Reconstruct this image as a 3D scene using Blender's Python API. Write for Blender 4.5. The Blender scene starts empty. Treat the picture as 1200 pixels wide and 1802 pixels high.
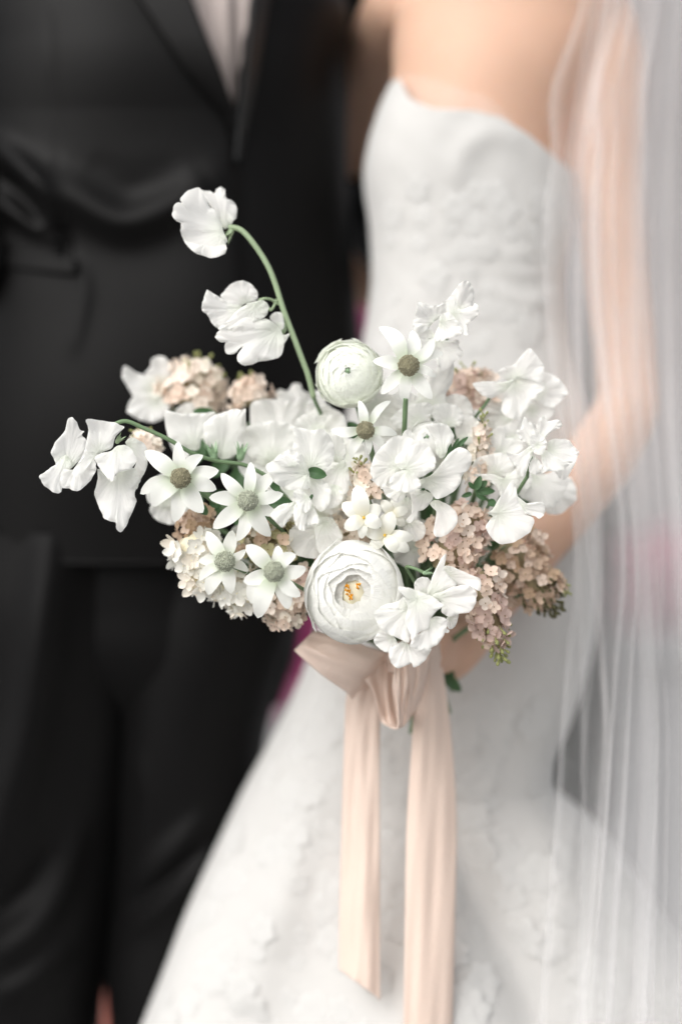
import bpy, bmesh, math, random
import numpy as np
from mathutils import Vector, Matrix

random.seed(7)
RNG = np.random.default_rng(11)
S = bpy.context.scene
C = S.collection
D = 1.40            # camera to the front of the bouquet (m)
PX = 0.00046        # metres per photograph pixel at that distance
R_ = math.radians

# ------------------------------------------------------------ camera
cam = bpy.data.cameras.new('camera')
cam_o = bpy.data.objects.new('camera', cam)
C.objects.link(cam_o)
cam_o.location = (0, -D, 1.0)
cam_o.rotation_euler = (R_(90), 0, 0)
cam.sensor_fit = 'HORIZONTAL'
cam.sensor_width = 24
cam.lens = 24 * D / (1200 * PX)
cam.clip_start, cam.clip_end = 0.05, 400
cam.dof.use_dof = True
cam.dof.focus_distance = D - 0.012
cam.dof.aperture_fstop = 1.12
S.camera = cam_o
# ------------------------------------------------------------ sky, sun, exposure
SUN_EL, SUN_AZ = 40, -38          # azimuth: degrees from the camera's back towards the left
w = bpy.data.worlds.new('World'); S.world = w; w.use_nodes = True
nt = w.node_tree
bg = nt.nodes['Background']
sky = nt.nodes.new('ShaderNodeTexSky'); sky.sky_type = 'NISHITA'; sky.sun_disc = False
sky.sun_elevation = R_(SUN_EL); sky.sun_rotation = R_(180 - SUN_AZ); sky.dust_density = 4; sky.air_density = 1.0
hs = nt.nodes.new('ShaderNodeHueSaturation'); hs.inputs['Saturation'].default_value = 0.16
nt.links.new(sky.outputs[0], hs.inputs['Color']); nt.links.new(hs.outputs[0], bg.inputs[0])
bg.inputs[1].default_value = 0.145
sd = bpy.data.lights.new('sun', 'SUN'); sd.energy = 1.0; sd.angle = R_(75); sd.color = (1, .965, .92)
so = bpy.data.objects.new('sun', sd); C.objects.link(so)
to_sun = Vector((math.sin(R_(SUN_AZ)) * math.cos(R_(SUN_EL)), -math.cos(R_(SUN_AZ)) * math.cos(R_(SUN_EL)), math.sin(R_(SUN_EL))))
so.rotation_euler = to_sun.to_track_quat('Z', 'Y').to_euler()
so.location = (-2, -2, 4)
S.view_settings.view_transform = 'Standard'; S.view_settings.look = 'None'
S.view_settings.exposure = 0.50; S.view_settings.gamma = 1
S.cycles.transparent_max_bounces = 32
S.cycles.max_bounces = 12; S.cycles.diffuse_bounces = 9; S.cycles.transmission_bounces = 8

# ------------------------------------------------------------ helpers
def f_at(y): return (D + y) / D * PX
def W(px, py, y):
    f = f_at(y); return Vector(((px - 600) * f, y, 1.0 - (py - 901) * f))
def tile(ox, oy, k, pts): return [(ox + a / k, oy + b / k) for a, b in pts]

def mat(name, col, rough=.6, trans=0., bump=None, spec=.3, sheen=0., base_col=None, var=0., metal=0., vsc=60):
    m = bpy.data.materials.new(name); m.use_nodes = True
    n, l = m.node_tree.nodes, m.node_tree.links
    p = n['Principled BSDF']; out = n['Material Output']
    p.inputs['Roughness'].default_value = rough
    p.inputs['Specular IOR Level'].default_value = spec
    p.inputs['Sheen Weight'].default_value = sheen
    p.inputs['Metallic'].default_value = metal
    p.inputs['Base Color'].default_value = (*col, 1)
    csock = None
    if base_col is not None:            # colour from the petal's base (v = 0) to its tip (v = 1)
        uv = n.new('ShaderNodeUVMap'); sx = n.new('ShaderNodeSeparateXYZ'); r = n.new('ShaderNodeValToRGB')
        l.new(uv.outputs[0], sx.inputs[0]); l.new(sx.outputs[1], r.inputs[0])
        r.color_ramp.elements[0].color = (*base_col, 1); r.color_ramp.elements[1].color = (*col, 1)
        r.color_ramp.elements[1].position = .42
        csock = r.outputs[0]
    if var > 0:
        tc = n.new('ShaderNodeTexCoord'); nz = n.new('ShaderNodeTexNoise'); nz.inputs['Scale'].default_value = vsc
        nz.inputs['Detail'].default_value = 4
        l.new(tc.outputs['Object'], nz.inputs['Vector'])
        mx = n.new('ShaderNodeMix'); mx.data_type = 'RGBA'; mx.blend_type = 'MULTIPLY'
        mx.inputs['Factor'].default_value = var
        if csock: l.new(csock, mx.inputs['A'])
        else: mx.inputs['A'].default_value = (*col, 1)
        rr = n.new('ShaderNodeValToRGB'); rr.color_ramp.elements[0].position = .3; rr.color_ramp.elements[1].position = .7
        rr.color_ramp.elements[0].color = (.35, .35, .3, 1)
        l.new(nz.outputs['Fac'], rr.inputs[0]); l.new(rr.outputs[0], mx.inputs['B'])
        csock = mx.outputs['Result']
    if csock: l.new(csock, p.inputs['Base Color'])
    if bump:
        kind, sc, st, dist = bump
        bp = n.new('ShaderNodeBump'); bp.inputs['Strength'].default_value = st; bp.inputs['Distance'].default_value = dist
        if kind == 'vein':              # fine lines that run along the petal
            uv2 = n.new('ShaderNodeUVMap'); mp = n.new('ShaderNodeMapping'); mp.inputs['Scale'].default_value = (sc, 1.2, 1)
            t = n.new('ShaderNodeTexNoise'); t.inputs['Scale'].default_value = 1; t.inputs['Detail'].default_value = 3
            l.new(uv2.outputs[0], mp.inputs[0]); l.new(mp.outputs[0], t.inputs['Vector']); o_ = t.outputs['Fac']
        elif kind == 'weave':
            tc2 = n.new('ShaderNodeTexCoord'); t = n.new('ShaderNodeTexNoise'); t.inputs['Scale'].default_value = sc; t.inputs['Detail'].default_value = 2
            l.new(tc2.outputs['Object'], t.inputs['Vector']); o_ = t.outputs['Fac']
        else:
            tc2 = n.new('ShaderNodeTexCoord'); t = n.new('ShaderNodeTexVoronoi'); t.inputs['Scale'].default_value = sc
            l.new(tc2.outputs['Object'], t.inputs['Vector']); o_ = t.outputs['Distance']
        l.new(o_, bp.inputs['Height']); l.new(bp.outputs[0], p.inputs['Normal'])
    if trans > 0:
        tr = n.new('ShaderNodeBsdfTranslucent'); tr.inputs[0].default_value = (*col, 1)
        if csock: l.new(csock, tr.inputs[0])
        if bump: l.new(bp.outputs[0], tr.inputs['Normal'])
        ms = n.new('ShaderNodeMixShader'); ms.inputs[0].default_value = trans
        l.new(p.outputs[0], ms.inputs[1]); l.new(tr.outputs[0], ms.inputs[2]); l.new(ms.outputs[0], out.inputs[0])
    return m

M = {}
M['pea'] = mat('sweet_pea_petal', (.94, .937, .91), .75, .48, ('vein', 26, .55, .003), .10, base_col=(.86, .90, .80))
M['ran'] = mat('ranunculus_petal', (.935, .935, .91), .7, .40, ('vein', 20, .4, .002), .14, base_col=(.86, .87, .74))
M['rang'] = mat('ranunculus_petal_green', (.92, .935, .88), .7, .40, ('vein', 20, .4, .002), .14, base_col=(.80, .86, .68))
M['flan'] = mat('flannel_bract', (.92, .93, .89), .9, .36, ('weave', 1500, .25, .0006), .1, sheen=.3, base_col=(.66, .74, .56))
M['star'] = mat('star_flower_petal', (.93, .93, .87), .45, .34, ('vein', 14, .15, .001), .35, base_col=(.90, .87, .70))
M['head'] = mat('flannel_head', (.55, .58, .46), .95, 0, ('weave', 2200, .6, .0006), .05, sheen=.5, var=.75, vsc=750)
M['headb'] = mat('flannel_head_brown', (.42, .39, .26), .95, 0, ('weave', 2200, .6, .0006), .05, sheen=.3, var=.85, vsc=750)
M['blush'] = mat('lilac_blush', (.84, .69, .58), .55, .3, None, .25, var=.08)
M['blushw'] = mat('lilac_cream', (.90, .80, .71), .55, .3, None, .25, var=.08)
M['mauve'] = mat('lilac_mauve', (.74, .575, .51), .55, .3, None, .25, var=.1)
M['tan'] = mat('lilac_tan', (.66, .50, .38), .55, .25, None, .25, var=.2)
M['olive'] = mat('lilac_olive', (.52, .48, .28), .6, .2, None, .25, var=.35)
M['white'] = mat('lilac_white', (.92, .91, .86), .55, .33, None, .25, var=.06)
M['bud'] = mat('lilac_bud', (.34, .36, .14), .5, .1, None, .3, var=.3)
M['budd'] = mat('lilac_bud_dark', (.10, .095, .04), .5, .05, None, .3, var=.4)
M['core'] = mat('lilac_branch', (.36, .31, .19), .8, 0, None, .2, var=.3)
M['cream'] = mat('lilac_pale_cream', (.90, .84, .74), .55, .3, None, .25, var=.08)
M['brown'] = mat('lilac_faded', (.58, .42, .29), .55, .2, None, .25, var=.2)
M['eye'] = mat('floret_eye', (.26, .18, .08), .7)
M['stem'] = mat('stem_green', (.15, .23, .12), .5, 0, ('weave', 700, .2, .001), .35, var=.25)
M['stemp'] = mat('stem_pale_green', (.33, .42, .26), .5, 0, ('weave', 700, .2, .001), .35, var=.2)
M['leaf'] = mat('leaf_green', (.07, .15, .06), .42, .2, ('vein', 9, .3, .002), .4, var=.3)
M['leafp'] = mat('leaf_pale_green', (.30, .44, .27), .5, .25, ('vein', 9, .3, .002), .35, var=.2)
M['throat'] = mat('yellow_throat', (.72, .45, .06), .6)
M['orange'] = mat('orange_stamen', (.80, .36, .02), .7, 0, ('weave', 1800, .6, .0008), .2, var=.3)
M['pale'] = mat('pale_carpel', (.86, .80, .60), .6, .1)
M['ribbon'] = mat('blush_silk', (.87, .735, .645), .5, .34, ('weave', 240, .35, .0015), .3, sheen=.25)
M['gown'] = mat('ivory_lace', (.525, .515, .498), .8, .0, ('voronoi', 120, .10, .002), .2, sheen=.3)
M['lace'] = mat('lace_thread', (.585, .577, .56), .85, .1, ('weave', 260, .2, .001), .15, sheen=.3)
M['suit'] = mat('black_wool', (.0016, .0014, .0014), .42, 0, ('weave', 900, .25, .001), .11, sheen=.006)
M['trouser'] = mat('charcoal_wool', (.0050, .0048, .0049), .45, 0, ('weave', 900, .25, .001), .08, sheen=.007)
M['satin'] = mat('black_satin', (.006, .0065, .007), .42, 0, None, .25)
M['shirt'] = mat('shirt_cotton', (.40, .345, .325), .7, 0, ('weave', 800, .2, .001), .2)
M['skin'] = mat('skin', (.61, .39, .285), .55, 0, ('weave', 500, .12, .001), .3, var=.12, vsc=14)
sp = M['skin'].node_tree.nodes['Principled BSDF']
sp.inputs['Subsurface Weight'].default_value = .25; sp.inputs['Subsurface Radius'].default_value = (.01, .004, .002)
sp.inputs['Subsurface Scale'].default_value = 1.0
M['nail'] = mat('nail', (.72, .50, .42), .3)
M['wall'] = mat('grey_render', (.17, .16, .163), .9, 0, ('weave', 12, .4, .02), .2)
M['ledge'] = mat('grey_stone', (.28, .28, .285), .9, 0, ('weave', 20, .4, .02), .2)
M['ground'] = mat('paving', (.25, .25, .25), .9, 0, ('weave', 20, .4, .01), .2)
M['magenta'] = mat('magenta_bloom', (.33, .05, .16), .6, .3)
M['pinkb'] = mat('pink_bloom', (.62, .28, .36), .6, .3)
M['salmon'] = mat('salmon_bloom', (.70, .36, .30), .6, .3)
M['dark_leaf'] = mat('evergreen_leaf', (.025, .03, .028), .6, .1)

def veil_material():
    m = bpy.data.materials.new('tulle'); m.use_nodes = True
    n, l = m.node_tree.nodes, m.node_tree.links
    n.remove(n['Principled BSDF']); out = n['Material Output']
    tr = n.new('ShaderNodeBsdfTransparent'); df = n.new('ShaderNodeBsdfDiffuse'); tl = n.new('ShaderNodeBsdfTranslucent')
    df.inputs[0].default_value = (.93, .92, .92, 1); tl.inputs[0].default_value = (.93, .92, .92, 1)
    a = n.new('ShaderNodeMixShader'); a.inputs[0].default_value = .45
    l.new(df.outputs[0], a.inputs[1]); l.new(tl.outputs[0], a.inputs[2])
    b = n.new('ShaderNodeMixShader')
    tc = n.new('ShaderNodeTexCoord'); nz = n.new('ShaderNodeTexNoise'); nz.inputs['Scale'].default_value = 9
    mr = n.new('ShaderNodeMapRange'); mr.inputs['To Min'].default_value = .10; mr.inputs['To Max'].default_value = .18
    l.new(tc.outputs['Object'], nz.inputs['Vector']); l.new(nz.outputs['Fac'], mr.inputs['Value'])
    l.new(mr.outputs[0], b.inputs[0])
    l.new(tr.outputs[0], b.inputs[1]); l.new(a.outputs[0], b.inputs[2]); l.new(b.outputs[0], out.inputs[0])
    return m
M['veil'] = veil_material()

def thing(name, label, cat, loc, group=None):
    o = bpy.data.objects.new(name, None); C.objects.link(o); o.location = loc
    o.empty_display_size = .01
    o['label'] = label; o['category'] = cat
    if group: o['group'] = group
    return o

def mesh(name, V, F, m, uv=None, smooth=True):
    me = bpy.data.meshes.new(name)
    V = np.asarray(V, float)
    me.from_pydata(V.tolist(), [], F)
    if uv is not None:
        ul = me.uv_layers.new(name='UVMap'); uv = np.asarray(uv, float)
        idx = np.empty(len(me.loops), dtype=np.int32); me.loops.foreach_get('vertex_index', idx)
        ul.data.foreach_set('uv', uv[idx].ravel())
    if m: me.materials.append(m)
    if smooth: me.polygons.foreach_set('use_smooth', [True] * len(me.polygons))
    me.update()
    return me

def part(name, V, F, m, parent=None, org=None, uv=None, label=None):
    """one mesh object; V in world coordinates, stored relative to its thing's origin"""
    if org is not None: V = np.asarray(V, float) - np.asarray(org, float)
    o = bpy.data.objects.new(name, mesh(name, V, F, m, uv)); C.objects.link(o)
    if parent: o.parent = parent
    if label: o['label'] = label
    return o

def grid_faces(nu, nv, close_u=False):
    F = []
    for j in range(nv - 1):
        for i in range(nu if close_u else nu - 1):
            i2 = (i + 1) % nu
            F.append((j * nu + i, j * nu + i2, (j + 1) * nu + i2, (j + 1) * nu + i))
    return F

def catmull(P, n, closed=False):
    P = np.asarray(P, float); k = len(P)
    out = []
    segs = k if closed else k - 1
    for t in np.linspace(0, segs, n, endpoint=not closed):
        i = min(int(t), segs - 1); u = t - i
        g = (lambda q: P[q % k]) if closed else (lambda q: P[min(max(q, 0), k - 1)])
        a, b, c, d = g(i - 1), g(i), g(i + 1), g(i + 2)
        out.append(.5 * ((2 * b) + (c - a) * u + (2 * a - 5 * b + 4 * c - d) * u * u + (3 * b - 3 * c + d - a) * u ** 3))
    return np.array(out)

def tube(pts, rad, n=10, samples=None, ends=True):
    P = catmull(pts, samples or max(8, 5 * len(pts))) if len(pts) > 2 else np.asarray(pts, float)
    k = len(P)
    rr = np.interp(np.linspace(0, 1, k), np.linspace(0, 1, len(rad)), rad) if hasattr(rad, '__len__') else np.full(k, rad)
    T = np.gradient(P, axis=0); T /= np.linalg.norm(T, axis=1)[:, None] + 1e-12
    ref = np.array([.13, 1., .07]); V = []
    for p, t, r in zip(P, T, rr):
        a = np.cross(t, ref); a /= np.linalg.norm(a) + 1e-9; b = np.cross(t, a)
        for q in range(n):
            an = 2 * math.pi * q / n
            V.append(p + r * (math.cos(an) * a + math.sin(an) * b))
    F = grid_faces(n, k, True)
    if ends: F.append(tuple(range(n))[::-1]); F.append(tuple((k - 1) * n + q for q in range(n)))
    return V, F

class MB:
    def __init__(s): s.V, s.F = [], []
    def add(s, V, F):
        o = len(s.V); s.V += [tuple(v) for v in V]; s.F += [tuple(i + o for i in f) for f in F]

def ball(c, r, nu=8, nv=6, axis=None):
    r = np.asarray(r if hasattr(r, '__len__') else (r, r, r), float)
    V, F = [], []
    for j in range(nv + 1):
        th = math.pi * j / nv
        for i in range(nu):
            ph = 2 * math.pi * i / nu
            V.append((math.sin(th) * math.cos(ph) * r[0], math.sin(th) * math.sin(ph) * r[1], math.cos(th) * r[2]))
    V = np.array(V)
    if axis is not None:
        V = V @ np.array(Vector(axis).to_track_quat('Z', 'Y').to_matrix()).T
    V = V + np.asarray(c, float)
    F = grid_faces(nu, nv + 1, True)
    return V, F

def w3(pts): return [tuple(W(*p)) for p in pts]

# ------------------------------------------------------------ petals
def petal_mesh(outline, base, y, cup=.15, ruf=.05, tilt=(0, 0), k=5, seed=0, N=60, Mr=12, fold=.03, curl=.05):
    """a thin curved petal. outline: its edge in photograph pixels; it stands at depth y and
    bends in depth: cup > 0 brings its rim towards the viewer"""
    rs = np.random.default_rng(seed)
    f = f_at(y)
    E = catmull(outline, N, True); base = np.asarray(base, float)
    cen = E.mean(0)
    per = np.arange(N) / N * 2 * np.pi
    wob = 1 + .012 * np.sin(per * 9 + rs.uniform(0, 6)) + .009 * np.sin(per * 17 + rs.uniform(0, 6))
    Lm = np.max(np.linalg.norm(E - base, axis=1))
    V, UV = [], []
    ph = rs.uniform(0, 6.28, 8)
    fa = rs.uniform(0, 6.28)
    for j in range(Mr + 1):
        v = (j / Mr) ** .85
        P = cen + (E - cen) * v * (wob[:, None] if j > Mr - 3 else 1)
        d = P - base
        r = np.linalg.norm(d, axis=1) / Lm
        th = np.arctan2(d[:, 1], d[:, 0] + 1e-9)
        h = cup * r ** 2
        h = h + ruf * r ** 1.6 * (np.sin(k * th + ph[0]) + .55 * np.sin(2.3 * k * th + ph[1] + 2 * r))
        s_, c_ = math.sin(fa), math.cos(fa)
        q = (d[:, 0] * c_ + d[:, 1] * s_) / Lm; q2 = (-d[:, 0] * s_ + d[:, 1] * c_) / Lm
        h = h + fold * (np.sin(5.5 * q + 2 * np.sin(2.4 * q2 + ph[2]) + ph[3]) + .6 * np.sin(10 * q2 + 2.2 * q + ph[4]))
        h = h + ruf * .55 * v ** 5 * np.sin(per * 11 + ph[5]) + ruf * .35 * v ** 8 * np.sin(per * 23 + ph[6])
        h = h - curl * v ** 9
        h = h + (tilt[0] * d[:, 0] + tilt[1] * d[:, 1]) / Lm
        Y = y - h * Lm * f
        X = (P[:, 0] - 600) * f; Z = 1 - (P[:, 1] - 901) * f
        V.append(np.stack([X, Y, Z], 1)); UV.append(np.stack([th / 6.28, r], 1))
    V = np.concatenate(V); UV = np.concatenate(UV)
    return V, grid_faces(N, Mr + 1, True), UV

def calyx_mesh(c, d, y, size, spread=.9):
    """five pointed green sepals round a small cup; d = direction they point (pixels)"""
    f = f_at(y); c3 = np.array(W(c[0], c[1], y)); d3 = np.array([d[0], -.15, -d[1]], float); d3 /= np.linalg.norm(d3)
    a = np.cross(d3, (0, 1, 0)); a /= np.linalg.norm(a); b = np.cross(d3, a)
    mb = MB(); s = size * f
    mb.add(*ball(c3 - d3 * s * .1, (s * .3, s * .3, s * .42), 10, 6, d3))
    for i in range(5):
        an = i * 1.2566 + .4
        o = math.cos(an) * a + math.sin(an) * b; t = np.cross(d3, o)
        V = []
        for j in range(6):
            u = j / 5
            p = c3 + d3 * s * u * .95 + o * s * (.28 + spread * .5 * u ** 1.7)
            wd = s * .2 * (1 - u) ** .8 * (1 if j else .8)
            V += [p - t * wd, p - o * wd * .15, p + t * wd]
        mb.add(V, grid_faces(3, 6))
    return mb.V, mb.F

BIND = (742, 1170, .135)      # where the ribbon holds the stems
def hidden_stem(root, p, org, m='stem', r=.0016):
    b = BIND
    q = (p[0], p[1], p[2])
    j = (random.uniform(-10, 10), random.uniform(-8, 8), random.uniform(-.008, .008))
    mid = ((q[0] * .45 + b[0] * .55), (q[1] * .5 + b[1] * .5), max(q[2], .06) + .035)
    V, F = tube(w3([q, ((q[0] * 2 + mid[0]) / 3, (q[1] * 2 + mid[1]) / 3, q[2] + .03), mid, (b[0] + j[0], b[1] + j[1], b[2] + j[2])]), r, 8)
    return part('stem', V, F, M[m], root, org)

SEED = [100]
def sweet_pea(label, y, petals, stem_from=None, calyx=None, stem_vis=None, group='white sweet peas'):
    """petals: (outline, base, depth offset, cup, ruffle, tilt)"""
    cx = np.mean([np.mean([q[0] for q in p[0]]) for p in petals]); cy = np.mean([np.mean([q[1] for q in p[0]]) for p in petals])
    org = W(cx, cy, y + .01)
    t = thing('sweet_pea', label, 'flower', org, group)
    for p in petals:
        SEED[0] += 1
        o, b, dy, cup, ruf, tilt = (list(p) + [None] * 6)[:6]
        V, F, UV = petal_mesh(o, b, y + (dy or 0), .15 if cup is None else cup, .05 if ruf is None else ruf, tilt or (0, 0), random.choice((4, 5, 6)), SEED[0])
        part('petal', V, F, M['pea'], t, org, UV)
    if calyx:
        for c in calyx:
            V, F = calyx_mesh(*c[:5]); part('calyx', V, F, M['leafp'] if len(c) < 6 else M['leaf'], t, org)
    if stem_vis:
        V, F = tube(w3(stem_vis), .0014, 10); part('stem', V, F, M['stem'], t, org)
        stem_from = stem_vis[-1]
    if stem_from is None: stem_from = (cx, cy, y + .025)
    hidden_stem(t, stem_from, org)
    return t

# ------------------------------------------------------------ flannel flowers
def strip_petal(c, tip, y, wid, arch=.12, droop=.1, point=1., bend=0., start=.16, back=.004, nu=7, nv=14, seed=0, crease=.12):
    """one narrow petal from a flower's centre to its tip (pixels)"""
    rs = np.random.default_rng(seed)
    f = f_at(y); c = np.array(c, float); tip = np.array(tip, float)
    L = np.linalg.norm(tip - c); d = (tip - c) / L; nrm = np.array([-d[1], d[0]])
    V, UV = [], []; ph = rs.uniform(0, 6)
    for j in range(nv):
        v = j / (nv - 1)
        s = start + (1 - start) * v
        wv = wid * L * (.12 + .88 * math.sin(math.pi * min(1, v * .9 + .1) ** (1.0 if point < 1 else .92)) ** (.6 if point < 1 else .72)) * (1 if v < .999 else (.45 if point < 1 else .2))
        if j == 0: wv = wid * L * .42
        mid = c + d * s * L + nrm * bend * L * math.sin(v * math.pi * .9)
        for i in range(nu):
            u = -1 + 2 * i / (nu - 1)
            p = mid + nrm * u * wv
            h = arch * L * math.sin(v * math.pi * .62) - droop * L * v ** 3 - crease * wv * (1 - abs(u) ** 1.4) + .05 * wv * math.sin(7 * v + ph + 2 * u)
            Y = y + back - h * f
            V.append(((p[0] - 600) * f, Y, 1 - (p[1] - 901) * f)); UV.append((.5 + .5 * u, v))
    return V, grid_faces(nu, nv), UV

def dome_head(c, y, r, m, root, org, nb=190, axis=(0, -1, .1)):
    f = f_at(y); R = r * f; c3 = np.array(W(c[0], c[1], y))
    ax = Vector(axis).normalized(); q = np.array(ax.to_track_quat('Z', 'Y').to_matrix())
    mb = MB(); V, F = ball((0, 0, 0), (R * .96, R * .96, R * .72), 20, 12); mb.add(V @ q.T + c3, F)
    bumps = MB()
    for i in range(nb):
        zt = 1 - (i + .5) / nb * 1.15; an = i * 2.39996
        s = math.sqrt(max(0, 1 - zt * zt)); p = np.array((s * math.cos(an) * R, s * math.sin(an) * R, zt * R * .75))
        br = R * .10 * random.uniform(.6, 1.25)
        V, F = ball(p * random.uniform(.96, 1.10), br, 5, 3); mb.add(V @ q.T + c3, F)
    return part('flower_head', mb.V, mb.F, m, root, org)

def flannel(label, c, y, tips, head=17, wid=.19, brown=False, arch=.12, stem_vis=None, point=1., droop=.1):
    org = W(c[0], c[1], y + .006)
    t = thing('flannel_flower', label, 'flower', org, 'white flannel flowers')
    for i, tp in enumerate(tips):
        w_ = wid * random.uniform(.76, 1.06) * (tp[2] if len(tp) > 2 else 1)
        V, F, UV = strip_petal(c, tp[:2], y + .0035 * (i % 2) + .0007 * i, w_, arch * random.uniform(.2, 1.7), droop * random.uniform(.1, 2.6), point, random.uniform(-.13, .13), seed=i + int(c[0]))
        part('bract', V, F, M['flan'], t, org, UV)
    dome_head(c, y - .002, head, M['headb'] if brown else M['head'], t, org)
    if stem_vis:
        V, F = tube(w3(stem_vis), .0021, 10); part('stem', V, F, M['stem'], t, org)
    hidden_stem(t, stem_vis[-1] if stem_vis else (c[0] + 4, c[1] + 4, y + .012), org)
    return t

# ------------------------------------------------------------ ranunculus
def ranunculus(label, c, y, rpx, nrm, m, layers=11, inner=.06, seed=3, open_centre=False, squash=1., per=5, stamens=None, thmax=1.08):
    f = f_at(y); Rr = rpx * f; c3 = np.array(W(c[0], c[1], y)); rs = np.random.default_rng(seed)
    n = Vector(nrm).normalized(); q = np.array(n.to_track_quat('Z', 'Y').to_matrix())
    org = c3
    t = thing('ranunculus', label, 'flower', org, 'white ranunculus')
    idx = 0
    for k in range(layers):
        tt = k / (layers - 1)
        rho0 = Rr * (inner + (1 - inner) * tt ** .9)
        for p in range(per):
            rk = Rr * (.86 + .14 * tt) * rs.uniform(.992, 1.01)
            th_r = (inner * 1.15 + (thmax - inner * 1.15) * tt ** .95) * rs.uniform(.92, 1.08)
            a0 = idx * 2.39996 + rs.uniform(-.25, .25); idx += 1
            half = (1.2 if tt > .3 else 1.5) * rs.uniform(.85, 1.1)
            nu, nv = 19, 14
            V, UV = [], []
            ph = rs.uniform(0, 6.28, 4); flare = rs.uniform(-.015, .06) * (.6 + 2.6 * tt ** 2); sink = .30 * (1 - tt) ** 4 if open_centre else .0
            for j in range(nv):
                for i in range(nu):
                    s = -1 + 2 * i / (nu - 1)
                    top = 1 - .34 * abs(s) ** 3 + .03 * math.sin(5 * s + ph[0]) - .02 * math.exp(-(s / .1) ** 2)
                    v = j / (nv - 1)
                    th = 2.5 + (th_r + (1 - top) * .9 - 2.5) * v
                    a = a0 + s * half * (.55 + .45 * v)
                    wave = (math.sin(4 * s + ph[1]) + .6 * math.sin(9 * s + ph[2] + 3 * v)) * .017 * v ** 2 + .01 * math.sin(17 * s + ph[3]) * v ** 6 * (.4 + tt)
                    r_ = rk * (1 + wave + flare * v ** 6 + .018 * s * v + .012 * v ** 9)
                    x_ = r_ * math.sin(th); z_ = r_ * math.cos(th) * .74 - Rr * (.22 + sink * v)
                    V.append((x_ * math.cos(a), x_ * math.sin(a) * squash, z_)); UV.append((.5 + .5 * s, .1 + .9 * v))
            V = np.array(V) @ q.T + c3
            part('petal', V, grid_faces(nu, nv), m, t, org, UV)
    if open_centre:
        mb = MB(); Vb, Fb = ball((0, 0, -Rr * .08), (Rr * .30, Rr * .31, Rr * .20), 18, 10); mb.add(Vb @ q.T + c3, Fb)
        part('carpel_cone', mb.V, mb.F, M['pale'], t, org)
        for (sx, sy) in stamens:
            mb = MB()
            for i in range(9):
                p = W(c[0] + sx + rs.uniform(-3.2, 3.2), c[1] + sy + rs.uniform(-5, 5), y - Rr * .21 + rs.uniform(-.001, .001))
                mb.add(*ball(p, (.0006, .0008, .0015), 6, 4, (rs.uniform(-.6, .6), -.6, rs.uniform(.2, 1))))
            part('stamen', mb.V, mb.F, M['orange'], t, org)
    else:
        Vb, Fb = ball((0, 0, Rr * .22), (Rr * .12, Rr * .12, Rr * .24), 12, 8)
        part('bud_centre', Vb @ q.T + c3, Fb, M['leafp'], t, org)
    hidden_stem(t, (c[0], c[1], y + Rr * .5), org, 'stem', .0024)
    return t

# ------------------------------------------------------------ lilac
def floret_mesh(name, m, np_=4, seed=0, pw=.5, cupd=.2):
    rs = np.random.default_rng(seed); mb = MB(); uv = []
    for i in range(np_):
        a = i * 2 * math.pi / np_ + rs.uniform(-.12, .12); fold = rs.uniform(-.15, .45)
        L = rs.uniform(.9, 1.08)
        V = []
        for j in range(7):
            v = j / 6
            wv = pw * (.26, .52, .82, 1.0, 1.0, .78, .2)[j]
            for k in range(5):
                u = -1 + k / 2
                x = .06 + L * (v - .05 * u * u * v); yy = u * wv
                z = cupd * v ** 1.5 * (1 if fold > 0 else -.3) + .20 * u * u * (.3 + fold) * v - .10 * math.sin(v * 3)
                V.append((x * math.cos(a) - yy * math.sin(a), x * math.sin(a) + yy * math.cos(a), z))
        mb.add(V, grid_faces(5, 7))
    tb, tf = tube([(0, 0, -1.5), (0, 0, -.7), (0, 0, -.03)], [.10, .12, .2], 6, 3); mb.add(tb, tf)
    k0 = len(mb.F); mb.add(*ball((0, 0, .0), (.105, .105, .06), 6, 4)); me = mesh(name, mb.V, mb.F, m); me.materials.append(M['pale'] if m is M['white'] or np_ == 5 else M['eye'])
    for p_ in me.polygons[k0:]: p_.material_index = 1
    return me

FL = {}
def florets(m, np_=4, pw=.5):
    key = (m, np_, pw)
    if key not in FL: FL[key] = [floret_mesh('floret', M[m], np_, 31 * i + 5, pw, .2 + .08 * i) for i in range(6)]
    return FL[key]
BUD = {}
def bud_mesh(m):
    if m not in BUD:
        mb = MB(); mb.add(*ball((0, 0, .9), (.34, .34, .5), 8, 6)); mb.add(*tube([(0, 0, -1.2), (0, 0, 0), (0, 0, .7)], [.12, .15, .26], 6, 4))
        BUD[m] = mesh('bud', mb.V, mb.F, M[m])
    return BUD[m]

def place(me, name, parent, org, pos, nrm, size, spin=None):
    o = bpy.data.objects.new(name, me); C.objects.link(o); o.parent = parent
    q = Vector(nrm).normalized().to_track_quat('Z', 'Y')
    mt = q.to_matrix().to_4x4() @ Matrix.Rotation(random.uniform(0, 6.28) if spin is None else spin, 4, 'Z')
    o.matrix_local = Matrix.Translation(Vector(pos) - Vector(org)) @ mt @ Matrix.Diagonal((size, size, size, 1))
    return o

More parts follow.
